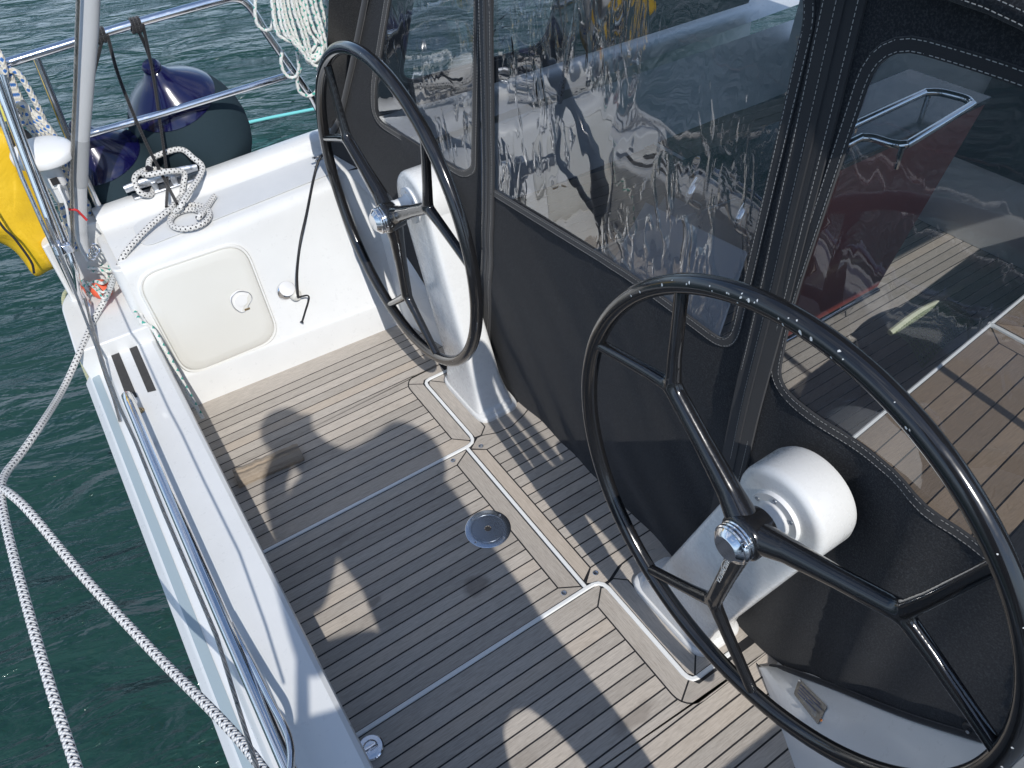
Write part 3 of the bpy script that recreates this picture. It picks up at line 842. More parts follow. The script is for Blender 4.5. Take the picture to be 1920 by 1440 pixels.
# ------------------------------------------------------------------ tent
tent = thing("cockpit_tent", (1.08, CL, 0), "charcoal canvas cockpit tent with large clear windows and zipped panels", "cockpit tent")
TX = 1.08
def tri_fill(outer, holes, step, xyz, wr):
    """outer, holes in 2D; xyz maps 2D -> 3D; wr gives the wrinkle offset along the normal"""
    P, E_ = [], []
    def ring(poly):
        b = len(P); P.extend([V((p[0], p[1])) for p in poly]); n = len(poly); E_.extend([(b + i, b + (i + 1) % n) for i in range(n)])
    def dens(poly):
        o = []
        for i, p in enumerate(poly):
            q = poly[(i + 1) % len(poly)]; L = math.hypot(q[0] - p[0], q[1] - p[1]); n = max(1, int(L / step))
            o += [(p[0] + (q[0] - p[0]) * k / n, p[1] + (q[1] - p[1]) * k / n) for k in range(n)]
        return o
    outer = dens(outer); holes = [dens(h) for h in holes]
    ring(outer); [ring(h) for h in holes]
    def inside(x, y, poly):
        c = False; j = len(poly) - 1
        for i in range(len(poly)):
            if (poly[i][1] > y) != (poly[j][1] > y) and x < (poly[j][0] - poly[i][0]) * (y - poly[i][1]) / (poly[j][1] - poly[i][1]) + poly[i][0]: c = not c
            j = i
        return c
    xs = [p[0] for p in outer]; ys = [p[1] for p in outer]
    def near(x, y):
        return any((p[0] - x) ** 2 + (p[1] - y) ** 2 < (step * .45) ** 2 for h in [outer] + holes for p in h)
    y = min(ys)
    row = 0
    while y < max(ys):
        x = min(xs) + (step * .5 if row % 2 else 0)
        while x < max(xs):
            if inside(x, y, outer) and not any(inside(x, y, h) for h in holes) and not near(x, y): P.append(V((x, y)))
            x += step
        y += step * .87; row += 1
    vs, _, fs, *_r = delaunay_2d_cdt(P, E_, [], 0, 1e-6)
    mb = MB(); bv = [mb.bm.verts.new(xyz(v[0], v[1], wr(v[0], v[1]))) for v in vs]
    for f in fs:
        cx = sum(vs[i][0] for i in f) / len(f); cy = sum(vs[i][1] for i in f) / len(f)
        if inside(cx, cy, outer) and not any(inside(cx, cy, h) for h in holes):
            try: mb.bm.faces.new([bv[i] for i in f])
            except ValueError: pass
    return mb
def nz3(y, z, s, k): return noise.noise(V((y * s, z * s, k)))
def dense_(line, st=.03):
    o = []
    for a, b in zip(line[:-1], line[1:]):
        n = max(1, int(math.hypot(b[0] - a[0], b[1] - a[1]) / st)); o += [(a[0] + (b[0] - a[0]) * k / n, a[1] + (b[1] - a[1]) * k / n) for k in range(n)]
    return o + [line[-1]]
class Panel:
    """a flat cloth panel in the plane through O with axes a (sideways) and b (up)"""
    def __init__(s, O, a, b, wr): s.O, s.a, s.b, s.wr = V(O), V(a).normalized(), V(b).normalized(), wr; s.n = s.a.cross(s.b).normalized(); s.n = s.n if s.n.x < 0 else -s.n
    def pix(s, p):
        q = UP(p, s.O, s.n) - s.O
        A = s.a.dot(s.b); qa, qb = q.dot(s.a), q.dot(s.b); v = (qb - qa * A) / (1 - A * A); return (qa - v * A, v)
    def xyz(s, u, v, h=0): return s.O + s.a * u + s.b * v + s.n * h
def stitch(mb, P, line, h, closed=False, dash=.006, gap=.0032, w=.00055):
    pts = [P.xyz(u, v, h + P.wr(u, v)) for u, v in line]
    if closed: pts.append(pts[0])
    carry = 0.0
    for a, b in zip(pts[:-1], pts[1:]):
        L = (b - a).length
        if L < 1e-6: continue
        d = (b - a) / L; s = carry
        while s < L:
            e = min(s + dash, L); sd_ = P.n.cross(d) * w
            p, q = a + d * s, a + d * e
            mb.prism([p - sd_, q - sd_, q + sd_, p + sd_], P.n * .0004); s += dash + gap
        carry = s - L
def off(poly, d):
    return inset(poly, d)
def cloth(name, P, outer, win, parent=tent, step=.035, sol=.003):
    mb = tri_fill(outer, [win] if win else [], step, P.xyz, P.wr)
    o = mb.build(name, M_canvas, parent, ang=180)
    if win:
        mw = tri_fill(off(win, -.012), [], .03, lambda u, v, h: P.xyz(u, v, h - .004), lambda u, v: P.wr(u, v) * .6)
        pane = mw.build("window_pane", M_vinyl, o, ang=180)
        # hem round the window and two rows of stitches
        mh = MB(); rows = []
        for d, hh in ((0, -.004), (0, .0024), (-.011, .003), (-.022, .0024), (-.023, 0)):
            rows.append([P.xyz(u, v, hh + P.wr(u, v)) for u, v in (win if d == 0 else off2(win, -d))])
        mh.grid(rows, closed_u=True); mh.build("window_hem", M_canvas2, o, ang=50)
        for dd_ in (.003, .0195):
            ms = MB(); stitch(ms, P, off2(win, dd_), .0028, True); ms.build("stitching", M_thread, o, smooth=False)
    return o
def off2(poly, d):
    """outward offset keeping the vertex count"""
    n = len(poly); P = [V((p[0], p[1], 0)) for p in poly]
    ar = sum(P[i].x * P[(i + 1) % n].y - P[(i + 1) % n].x * P[i].y for i in range(n)); s = -1 if ar > 0 else 1; o = []
    for i in range(n):
        e1 = P[i] - P[i - 1]; e2 = P[(i + 1) % n] - P[i]
        if e1.length < 1e-7: e1 = e2
        if e2.length < 1e-7: e2 = e1
        n1 = V((-e1.y, e1.x, 0)).normalized() * s; n2 = V((-e2.y, e2.x, 0)).normalized() * s; b = (n1 + n2)
        b = b.normalized() if b.length > 1e-3 else n1
        q = P[i] + b * d / max(b.dot(n1), .5); o.append((q.x, q.y))
    return o
def r2(pts, r, n=6): return [(p.x, p.y) for p in round_poly([V((a, b, 0)) for a, b in pts], r, n)]

# centre panel (plane x = TX): u = -y offset, v = z
def wr_c(u, v):
    low = max(0, min(1, (1.0 - v) / .5))
    return .022 * nz3(u, v, 2.2, 1.3) * low + .008 * nz3(u * 2.6 + v * 2.2, v * .7, 3.2, 4.1) * low + .0015 * nz3(u, v, 9, 2)
def wr_r(u, v):
    low = max(0, min(1, (1.15 - v) / .35))
    return .030 * noise.noise(V((u * 9.5, v * .7, 2.7))) * low * min(1, max(0, (v + .05) / .25)) + .004 * nz3(u, v, 3, 9.2)
PC = Panel((TX, 0, 0), (0, -1, 0), (0, 0, 1), wr_c)
PR = Panel((TX, 0, 0), (0, -1, 0), (0, 0, 1), wr_r)
ZT = 1.74
winC = r2([PC.pix(p) for p in ((926, -120), (918, 350), (1195, 520), (1368, 648), (1512, 20))] + [(-.86, ZT - .06), (-1.72, ZT - .06)], [.03, .035, .2, .06, .03, .03, .03])
sL0, sL1 = PC.pix((903, 702)), PC.pix((900, 0))
outC = [(-1.835, ZT), (-1.834, 1.40), (-1.905, .75), (-1.99, .25), (-2.03, .0), (-.765, .0), (-.757, ZT)]
outC = [(u, v) for u, v in outC]
cloth("canvas_panel", PC, outC, winC)
winR = r2([PR.pix(p) for p in ((1458, 720), (1482, 590), (1652, 80), (1930, 165))] + [(.02, 1.56), (-.02, .90)] + [PR.pix((1850, 1035)), PR.pix((1700, 900)), PR.pix((1560, 797))], [.05, .3, .07, .2, .05, .06, .2, .3, .3])
botR = [PR.pix((1422, 1246)), PR.pix((1480, 1254)), PR.pix((1600, 1303)), PR.pix((1750, 1358)), PR.pix((1850, 1390))]
outR = [(-.757, ZT), (-.765, .0), (-.56, .0)] + [(u, max(v, .0)) for u, v in botR] + [(.12, .62), (.12, 1.3), (-.02, ZT - .03)]
cloth("canvas_panel", PR, outR, winR)
mb = MB(); mb.tube(spline([b + V((-.008, -.002, .005)) for b in e0[:0:-1]] , 8), .0075, 8); mb.build("foot_hem", M_canvas2, tent)
# left panel runs outboard and aft to the tent's corner on the toe rail
S0, S1 = V((TX, 2.045, -.04)), V((TX, 1.834, 1.403)); C0 = V((.93, 2.85, .66))
bL = (S1 - S0).normalized(); nL = (C0 - S0).cross(bL).normalized(); aL = bL.cross(nL).normalized()
if aL.y < 0: aL = -aL
def wr_l(u, v): return .012 * noise.noise(V((u * 3.2 - v * 1.8, v * 1.1 + u, 5.5))) * min(1, max(0, u / .2)) + .004 * nz3(u, v, 5, 7)
PL_ = Panel(S0, aL, bL, wr_l)
winL = r2([PL_.pix(p) for p in ((738, -60), (703, 160), (706, 222), (868, 322), (884, 312), (889, -60))], [.03, .1, .05, .04, .02, .03])
outL = [PL_.pix(p) for p in ((900, -130), (902, 350), (905, 560), (907, 706))] + [PL_.pix(p) for p in ((828, 616), (800, 545), (758, 482), (714, 391), (685, 354), (630, 312), (600, 298), (640, 222), (690, 0), (700, -130))]
cloth("canvas_panel", PL_, outL, winL)
# the folded outer edge of that corner
mb = MB(); mb.tube([UP(p, S0, PL_.n) + V((-.006, .0, 0)) for p in ((603, 297), (618, 262), (640, 222), (664, 118), (688, 0), (702, -130))], .012, 10, flat=.6); mb.build("edge_binding", M_canvas2, tent)
# zip flaps over the two seams
def flap(P, line, w, label=None):
    mb = MB(); n = len(line); rows = []
    pts = [V((a, b, 0)) for a, b in line]
    for i in range(n):
        d = (pts[min(i + 1, n - 1)] - pts[max(i - 1, 0)]).normalized(); s = V((-d.y, d.x, 0))
        rows.append([P.xyz((pts[i] + s * a * w).x, (pts[i] + s * a * w).y, h + P.wr(pts[i].x, pts[i].y)) for a, h in ((-.5, 0), (-.5, .006), (-.1, .007), (-.08, .0095), (.08, .0095), (.1, .007), (.5, .006), (.5, 0))])
    mb.grid(rows); o = mb.build("zip_flap", M_canvas2, tent, ang=40)
    for k in (-.43, -.13, .36):
        ms = MB(); ln = []
        for i in range(n):
            d = (pts[min(i + 1, n - 1)] - pts[max(i - 1, 0)]).normalized(); s = V((-d.y, d.x, 0)); q = pts[i] + s * k * w; ln.append((q.x, q.y))
        stitch(ms, P, ln, .0075); ms.build("stitching", M_thread, o, smooth=False)
def dense(line, st=.05):
    o = []
    for a, b in zip(line[:-1], line[1:]):
        n = max(1, int(math.hypot(b[0] - a[0], b[1] - a[1]) / st)); o += [(a[0] + (b[0] - a[0]) * k / n, a[1] + (b[1] - a[1]) * k / n) for k in range(n)]
    return o + [line[-1]]
flap(PC, dense([(-1.80, ZT), (-1.80, 1.40), (-1.868, .75), (-1.955, .25), (-2.0, .02)]), .062)
flap(PR, dense([(-.76, ZT), (-.764, .02)]), .075)
# roof with its edge, side walls with windows
mb = MB(); rows = []
for i in range(9):
    x = 1.04 + (3.4 - 1.04) * i / 8
    rows.append([V((x, -.02 + (2.62 - -.02) * k / 12, ZT - .03 + .10 * math.sin(math.pi * k / 12) - .02 * i)) for k in range(13)])
mb.grid(rows); roof = mb.build("tent_roof", M_canvas, tent)
roof.modifiers.new("s", 'SOLIDIFY').thickness = .004
mb = MB(); path = [UX(p, 1.045) for p in ((1790, -12), (1860, 12), (1925, 42), (2010, 90))]
mb.tube([V((1.045, 1.2, ZT + .05))] + [V((1.045, q.y, q.z + .012)) for q in path], .022, 12, flat=.55); mb.build("roof_hem", M_canvas, tent)
ms = MB()
hb = [V((1.028, q.y, q.z + .014)) for q in path]
PH = Panel((1.0235, 0, 0), (0, -1, 0), (0, 0, 1), lambda u, v: 0)
stitch(ms, PH, [(-q.y, q.z + .004) for q in hb], .0); stitch(ms, PH, [(-q.y, q.z - .010) for q in hb], .0); ms.build("stitching", M_thread, roof, smooth=False)
PS = Panel((1.08, -.06, .62), (1, 0, 0), (0, .06, 1.0), lambda u, v: 0); PS.n = V((0, -1, 0))
cloth("side_wall", PS, [(0, 0), (2.3, 0), (2.3, 1.05), (0, 1.07)], r2([(.18, .10), (2.1, .10), (2.1, .76), (.18, .78)], .06), step=.2)
PP = Panel((.95, 2.93, .66), (1, 0, 0), (.02, -.40, 1.0), lambda u, v: 0); PP.n = V((0, -1, 0))
cloth("side_wall", PP, [(0, 0), (2.4, 0), (2.3, 1.0), (.06, 1.05)], r2([(.34, .16), (1.05, .14), (1.05, .86), (.40, .88)], .08), step=.2)
PF = Panel((3.38, .05, .93), (0, 1, 0), (0, 0, 1), lambda u, v: 0)
cloth("front_wall", PF, [(0, 0), (2.52, 0), (2.45, .70), (.08, .70)], r2([(.12, .06), (2.40, .06), (2.34, .62), (.18, .62)], .06), step=.2)
# snaps at the foot
for p, h in (((1427, 1243), 0), ((1821, 1366), 0)):
    q = UX(p, TX - .012); mb = MB(); mb.lathe([(.010, .016), (-.004, .016), (-.007, .013), (-.007, .0055), (-.012, .005), (-.012, 0)], q, (1, 0, 0), 18)
    mb.build("snap_button", M_rubber, tent); mb = MB(); mb.lathe([(-.011, .004), (-.0135, .0035), (-.0138, 0)], q, (1, 0, 0), 12); mb.build("snap_stud", M_steel, tent)

# ------------------------------------------------------------------ inside the tent
mb = MB(); ysi = [.86 + .0424 * k for k in range(23)]
planks(mb, [(1.56, .86), (3.3, .86), (3.3, 1.8), (1.56, 1.8)], ysi)
mb.build("inner_sole", M_teak, yacht, smooth=False)
mb = MB(); mb.prism([V(p) for p in ((1.56, .70, -.03), (3.4, .70, -.03), (3.4, 2.0, -.03), (1.56, 2.0, -.03))], (0, 0, .0285)); mb.build("caulk_bed", M_caulk, yacht, smooth=False)
def bench(yi0, yi1, yo, label, name="cockpit_bench", lines=True):
    """yi: inboard edge at the two ends, yo: outboard"""
    z = .40; s = 1 if yo > yi0 else -1
    root = thing(name, (1.9, (yi0 + yo) / 2, 0), label, "bench", "teak topped benches inside the tent")
    mb = MB(); P = [V((1.14, yi0, -.0)), V((3.3, yi1, 0)), V((3.3, yo, 0)), V((1.14, yo, 0))]
    mb.prism(P, (0, 0, z - .012)); mb.build("bench_base", M_gel, root, bevel=.012)
    mb = MB(); pin = [(1.16, yi0 + s * .03), (3.28, yi1 + s * .03), (3.28, yo), (1.16, yo)]
    lo, hi = min(yi0, yo) - .02, max(yi0, yo) + .02
    def at(x): return yi0 + (yi1 - yi0) * (x - 1.14) / 2.16
    xj = 2.30
    for xa, xb in ((1.16, xj - .012), (xj + .012, 3.28)):
        e = s * .075
        board(mb, [(xa, at(xa) + s * .013), (xb, at(xb) + s * .013), (xb - .055, at(xb) + e), (xa + .055, at(xa) + e)], z)
        board(mb, [(xb, at(xb) + s * .013), (xb, yo), (xb - .055, yo), (xb - .055, at(xb) + e)], z, 'y')
        board(mb, [(xa, at(xa) + s * .013), (xa + .055, at(xa) + e), (xa + .055, yo), (xa, yo)], z, 'y')
        ys = []; k = 0
        for k in range(12):
            a0, a1 = e + s * .062 * k, e + s * .062 * (k + 1)
            q = [(xa + .055, at(xa) + a0), (xb - .055, at(xb) + a0), (xb - .055, at(xb) + a1), (xa + .055, at(xa) + a1)]
            if (at(xa) + a1 - yo) * s < 0: board(mb, q, z, gap=.0028)
    mb.build("bench_slats", M_teakr, root, smooth=False)
    mb = MB(); mb.prism([V((1.15, yi0 + s * .012, z - .012)), V((3.29, yi1 + s * .012, z - .012)), V((3.29, yo, z - .012)), V((1.15, yo, z - .012))], (0, 0, .0075)); mb.build("seat_caulk", M_caulk, root, smooth=False)
    mb = MB(); mb.tube([V((1.14, yi0 + s * .006, z - .003)), V((3.3, yi1 + s * .006, z - .003))], .006, 8); mb.tube([V((xj, at(xj), z - .006)), V((xj, yo, z - .006))], .010, 8); mb.build("edge_trim", M_joint, root)
bench(.705, .90, .02, "starboard teak bench with white edge seen through the right window")
bench(1.95, 1.76, 2.50, "port teak bench seen dimly through the middle window")
# table
yt = 1.31
tb = thing("cockpit_table", (2.4, yt + .08, 0), "folding table with dark red side and chrome rail inside the tent", "table")
tq = [UY(p, yt) for p in ((1490, 322), (1795, 232), (1660, 540), (1470, 640))]
xa, xb = 1.98, 3.1; zt = (tq[0].z + tq[1].z) / 2
mb = MB(); mb.prism([V((1.93, yt, .16)), V((2.50, yt, .16)), V((2.80, yt, zt - .02)), V((1.70, yt, zt - .02))], (0, .028, 0)); mb.build("table_leaf", M_red, tb, bevel=.004)
mb = MB(); mb.prism([V((2.0, yt + .09, .0)), V((2.5, yt + .09, .0)), V((2.6, yt + .09, zt - .03)), V((1.9, yt + .09, zt - .03))], (0, .16, 0)); mb.build("table_box", M_tabtop, tb, bevel=.01)
mb = MB(); mb.prism([V((1.66, yt - .005, zt - .02)), V((2.82, yt - .005, zt - .02)), V((2.82, yt + .33, zt - .02)), V((1.66, yt + .33, zt - .02))], (0, 0, .02)); mb.build("table_top", M_tabtop, tb, bevel=.004)
fz = .70
fq = [UZ(p, fz) for p in ((1210, 378), (1402, 472), (1345, 640), (1120, 540))]
mb = MB(); mb.prism(fq, (0, 0, -.018)); mb.build("end_flap", mat("flap_pale", (.62, .64, .68), .45), tb, bevel=.004)
mb = MB(); fc_ = sum(fq, V()) / 4; mb.tube([fc_ + V((0, 0, -.018)), V((fc_.x + .05, fc_.y, .0))], .018, 12); mb.build("flap_leg", M_steel, tb)
lp = [UZ(p, zt + .06) for p in ((1480, 305), (1605, 233), (1745, 168), (1832, 190), (1692, 276), (1622, 254), (1490, 320))]
mb = MB(); mb.tube(spline(round_poly(lp, [.02, .01, .06, .06, .05, .04, .02], 5), 2, True), .013, 12, closed=True); 
for p in (lp[1], lp[2], lp[4]): mb.tube([p, V((p.x, p.y, zt - .01))], .009, 8)
mb.build("fiddle_rail", M_chrome, tb)
mb = MB(); mb.tube([V((1.95, yt + .05, .07)), V((2.6, yt + .05, .07))], .012, 10)
for x in (2.05, 2.45): mb.tube([V((x, yt + .05, .07)), V((x, yt + .07, .0))], .012, 8)
mb.build("foot_rail", M_chrome, tb)
for a, b, lab in (((1292, 372), (1338, 305), "left"), ((1382, 420), (1432, 345), "right")):
    p, q = UX(a, 1.72), UX(b, 1.82)
    mb = MB(); mb.tube(spline([p + V((.05, .0, -.05)), p, p.lerp(q, .5) + V((-.01, 0, .01)), q, q + V((.06, 0, .0))], 6), .014, 10)
    root = thing("grab_handle", p, f"{'short chrome grab handle nearer the middle of the centre window' if lab == 'left' else 'short chrome grab handle close to the right seam of the centre window'}", "grab handle", "chrome grab handles inside the tent")
    mb.build("handle_bar", M_chrome, root)
    mb = MB(); mb.tube([p + V((.05, .0, -.05)), V((p.x + .12, p.y, .38))], .011, 8); mb.build("handle_post", M_steel, root)
# perforated lime basket lying on the sole
b0, b1, b2, b3 = UZ((1668, 626), .12), UZ((1757, 570), .12), UZ((1728, 690), .0), UZ((1826, 606), .0)
bk = thing("plastic_basket", (b0 + b3) / 2 * 1.0, "pale perforated plastic basket lid lying on the sole behind the right window", "basket lid")
def bp_(a, b): return b0.lerp(b1, a).lerp(b2.lerp(b3, a), b) + V((0, 0, .004 + .05 * math.sin(math.pi * b) * (1 - .5 * b) + .02 * math.sin(math.pi * a)))
NA, NB = 22, 14; mb = MB()
for i in range(NA + 1): mb.tube([bp_(i / NA, k / NB) for k in range(NB + 1)], .0036, 6)
for j in range(1, NB + 1): mb.tube([bp_(k / NA, j / NB) for k in range(NA + 1)], .0036, 6)
mb.build("basket_grid", M_lime, bk)
mb = MB(); mb.tube([bp_(k / NA, 0) for k in range(NA + 1)], .013, 8); mb.build("basket_rim", mat("rim_sunlit", (.66, .68, .50), .5), bk)  # rim coloured paler than the grid to stand for its sunlit edge
# cabin end of the cockpit
mb = MB(); mb.prism([V((3.3, .0, 0)), V((3.3, 2.65, 0)), V((3.36, 2.6, .92)), V((3.36, .05, .92))], (.05, 0, 0)); mb.prism([V((3.29, 1.05, .35)), V((3.29, 1.6, .35)), V((3.34, 1.55, .90)), V((3.34, 1.1, .90))], (.03, 0, 0), 1)
mb.build("cabin_bulkhead", [M_gel, M_dark], yacht, smooth=False)
mb = MB()
for y0_, y1_ in ((.1, -.02), (2.5, 2.62)):
    mb.tube(spline([V((1.9, y1_, .64)), V((1.9, y0_ + (.06 if y0_ < 1 else -.06), 1.2)), V((1.9, y0_ + (.3 if y0_ < 1 else -.3), 1.70))], 6), .014, 10)
mb.tube([V((1.9, .4, 1.72)), V((1.9, 2.2, 1.72))], .014, 10)
mb.build("frame_hoop", M_steel, tent)

# ------------------------------------------------------------------ rails, backstay, antenna, sack on the port quarter
YR = 2.93
gr = thing("guard_rail", (.06, 2.91, .65), "polished steel guard rail with two bars along the port toe rail", "guard rail")
rU = [UY(p, YR) for p in ((-30, 131), (20, 116), (110, 88), (250, 45), (395, 5))]
mb = MB(); up = spline(rU + [UY((440, -4), YR), UY((468, 12), YR), UY((500, 62), YR)], 6) + [UY((585, 183), YR), UY((625, 260), YR), V((UY((640, 290), YR).x, YR, .66))]
mb.tube(up, .0145, 14); mb.build("top_bar", M_chrome, gr)
mb = MB(); mb.tube([UY((-40, 312), YR), UY((108, 268), YR), UY((290, 217), YR), UY((548, 139), YR)], .0125, 14); mb.build("lower_bar", M_chrome, gr)
pb = UY((192, 404), YR - .02); mb = MB(); mb.tube([UY((66, 104), YR), UY((120, 238), YR), pb], .0125, 12); mb.build("post", M_chrome, gr)
mb = MB(); mb.lathe([(-.01, .032), (.004, .032), (.007, .020), (.02, .018)], V((pb.x, pb.y, pb.z - .004)), (0, 0, 1), 24); mb.build("post_base", M_chrome, gr)

# transom grab rail
rl = thing("transom_rail", (-.12, 1.2, .36), "long polished chrome grab rail running along the white transom", "grab rail")
zR = .425
e0_ = UZ((238, 742), zR)
pts = [e0_ + V((.002, .012, -.045)), e0_ + V((0, .010, -.012)), e0_, V((-.121, 1.75, zR)), V((-.119, 1.28, zR)), V((-.116, .80, zR)), V((-.116, .3, zR))]
mb = MB(); mb.tube(round_poly(pts[:3], [0, .01, 0], 4)[:-1] + [p + V((0, 0, 0)) for p in spline(pts[2:], 8)], .0165, 18); mb.build("rail_tube", M_chrome, rl)
for y in (1.95, 1.1, .5):
    mb = MB(); mb.tube([V((-.12, y, .358)), V((-.12, y, .42))], .010, 12); mb.build("rail_foot", M_chrome, rl)
# second, thinner tube converging near the picture's bottom edge
mb = MB(); mb.tube(spline([UZ((432, 1170), .425), UZ((470, 1240), .43), UZ((505, 1310), .45), UZ((540, 1380), .47), UZ((545, 1440), .47), UZ((530, 1500), .47)], 8), .008, 10)
tag(mb.build("steel_strut", M_chrome), "thin bent steel strut joining the chrome transom rail at the bottom edge", "strut")
bp3 = UZ((263, 770), .362); mb = MB(); mb.lathe([(-.002, .013), (.0015, .013), (.002, .009), (.008, .0075), (.011, .004), (.0115, 0)], bp3, (0, 0, 1), 18)
tag(mb.build("brass_bolt", M_brass), "tarnished brass bolt head on the transom beside the chrome rail", "bolt")
# lifeline wire and lashing along the transom's outer step
ll = [UZ(p, .89) for p in ((192, 680), (224, 763), (255, 830), (307, 960), (406, 1193), (482, 1440), (540, 1660))]
mb = MB(); mb.tube([UY((86, 410), 2.44), UZ((140, 545), .895)] + ll, .0034, 8)
tag(mb.build("lifeline", M_wire), "thin steel lifeline wire stretched over the white transom, its shadow on the beam", "wire")
mb = MB(); mb.tube(spline([UZ((160, 560), .48), UZ((178, 640), .41), UZ((196, 700), .37), UZ((212, 745), .345), UZ((225, 790), .32)], 6), .0045, 8); mb.tube(spline([UZ((158, 560), .5), UZ((185, 650), .42), UZ((204, 712), .38)], 6), .004, 8)
tag(mb.build("lifeline_wire", M_wire), "pair of short steel wires ending at the transom corner below the sack", "wire")

# grey padded backstay and the bare wire beside it
bs = thing("backstay", UY((158, 470), 2.78), "grey plastic covered backstay rising from the port quarter", "backstay")
pa = [UY((157, 480), 2.78), UY((150, 418), 2.76), UY((148, 345), 2.735), UY((151, 262), 2.70), UY((167, 60), 2.62), UY((172, -60), 2.58)]
mb = MB(); mb.tube([pa[3], pa[4], pa[5]], .0255, 18); mb.build("upper_tube", M_pvc, bs)
mb = MB(); mb.tube([pa[2], pa[2].lerp(pa[3], .5), pa[3] + (pa[4] - pa[3]) * .02], .0262, 18); mb.build("tape_sleeve", M_pvcd, bs)
mb = MB(); mb.tube(spline([UY((168, 488), 2.77), UY((160, 468), 2.775), UY((152, 440), 2.77), pa[1], pa[2]], 5), [.010, .011, .012, .013, .015, .017, .017, .018, .019, .020, .0205, .021, .0215, .022, .022, .022, .023, .023, .0235, .024, .0245], 14); mb.build("foot_boot", M_pvc, bs)
mb = MB(); q = UY((172, 478), 2.76)
for k in range(3):
    c = q + V((.010 * k, -.006 * k, .012 * k)); mb.tube([c + V((.012 * math.cos(a), .006 * math.sin(a), .016 * math.sin(a))) for a in [2 * math.pi * j / 14 for j in range(14)]], .0035, 8, closed=True)
mb.build("shackle", M_chrome, bs)
mb = MB(); mb.tube([UY((135, 520), 2.68), UY((136, 440), 2.70), UY((134, 330), 2.68), UY((141, 160), 2.62), UY((148, -60), 2.54)], .0058, 10)
tag(mb.build("wire_stay", M_wire), "bare twisted steel wire running beside the grey backstay tube", "wire")
mb = MB(); q = UY((134, 393), 2.70); mb.tube(spline([q + V((-.012, -.01, .01)), q + V((.012, -.012, 0)), q + V((.02, -.01, -.02)), q + V((.028, -.012, -.045))], 6), .004, 8)
tag(mb.build("red_tie", mat("red_cord", (.55, .03, .03), .7)), "scrap of red cord tied at the foot of the backstay", "cord")

# stern gate tubes at the left
gate = thing("stern_rail", UZ((160, 575), .42), "pair of polished tubes slanting down the left edge beside the yellow sack", "stern rail")
gt = [UY((-10, 140), 2.66), UY((20, 222), 2.64), UY((66, 345), 2.60), UY((112, 466), 2.55), UZ((160, 560), .44), UZ((167, 574), .415)]
mb = MB(); mb.tube(round_poly(gt, [0, .1, .1, .1, .03, 0], 5), .0125, 14); mb.build("tube", M_chrome, gate)
gt2 = [UY((5, 140), 2.69), UY((36, 245), 2.66), UY((80, 352), 2.62), UY((126, 462), 2.58), UY((141, 505), 2.56), UZ((152, 570), .42)]
mb = MB(); mb.tube(round_poly(gt2, [0, .1, .1, .1, .03, 0], 5), .0105, 14); mb.build("tube", M_chrome, gate)
gt3 = [UY((-6, 200), 2.64), UY((40, 330), 2.60), UY((80, 420), 2.57), UY((112, 490), 2.55), UZ((140, 550), .46)]
mb = MB(); mb.tube(gt3, .0065, 10); mb.build("thin_tube", M_steel, gate)
mb = MB(); q = UY((112, 468), 2.55); mb.lathe([(-.016, .020), (.016, .020)], q, (gt[3] - gt[2]), 16); mb.box(q + V((.012, -.005, 0)), (.05, .02, .03)); mb.build("clamp", M_chrome, gate, bevel=.003)

# satellite antenna
an = UY((87, 301), 2.715); ant = thing("antenna", an, "white mushroom shaped satellite antenna beside the yellow sack", "antenna")
ax = V((.05, -.06, 1)).normalized()
mb = MB(); mb.lathe([(-.022, .0), (-.022, .084), (-.020, .088), (-.016, .090), (.002, .091), (.008, .088), (.016, .076), (.023, .052), (.027, .024), (.028, 0)], an + V((0, 0, .03)), ax, 44); mb.build("dome", M_white, ant, ang=40)
mb = MB(); mb.lathe([(-.17, .022), (-.115, .028), (-.112, .033), (-.03, .035)], an + V((0, 0, .03)), ax, 24); post = mb.build("antenna_foot", M_white, ant)
mb = MB(); lq = an + V((-.004, -.036, -.055)); mb.prism([lq + V((-.012, 0, .012)), lq + V((.010, -.001, .012)), lq + V((.010, 0, -.012)), lq + V((-.012, 0, -.012))], (0, -.0015, 0)); mb.build("sticker", M_dark, post, smooth=False)
mb = MB(); mb.tube(spline([an + V((.012, -.02, -.09)), UY((110, 350), 2.66), UY((125, 390), 2.66), UY((132, 450), 2.70), UY((137, 520), 2.66)], 7), .0042, 8); mb.build("antenna_cable", M_white, ant)

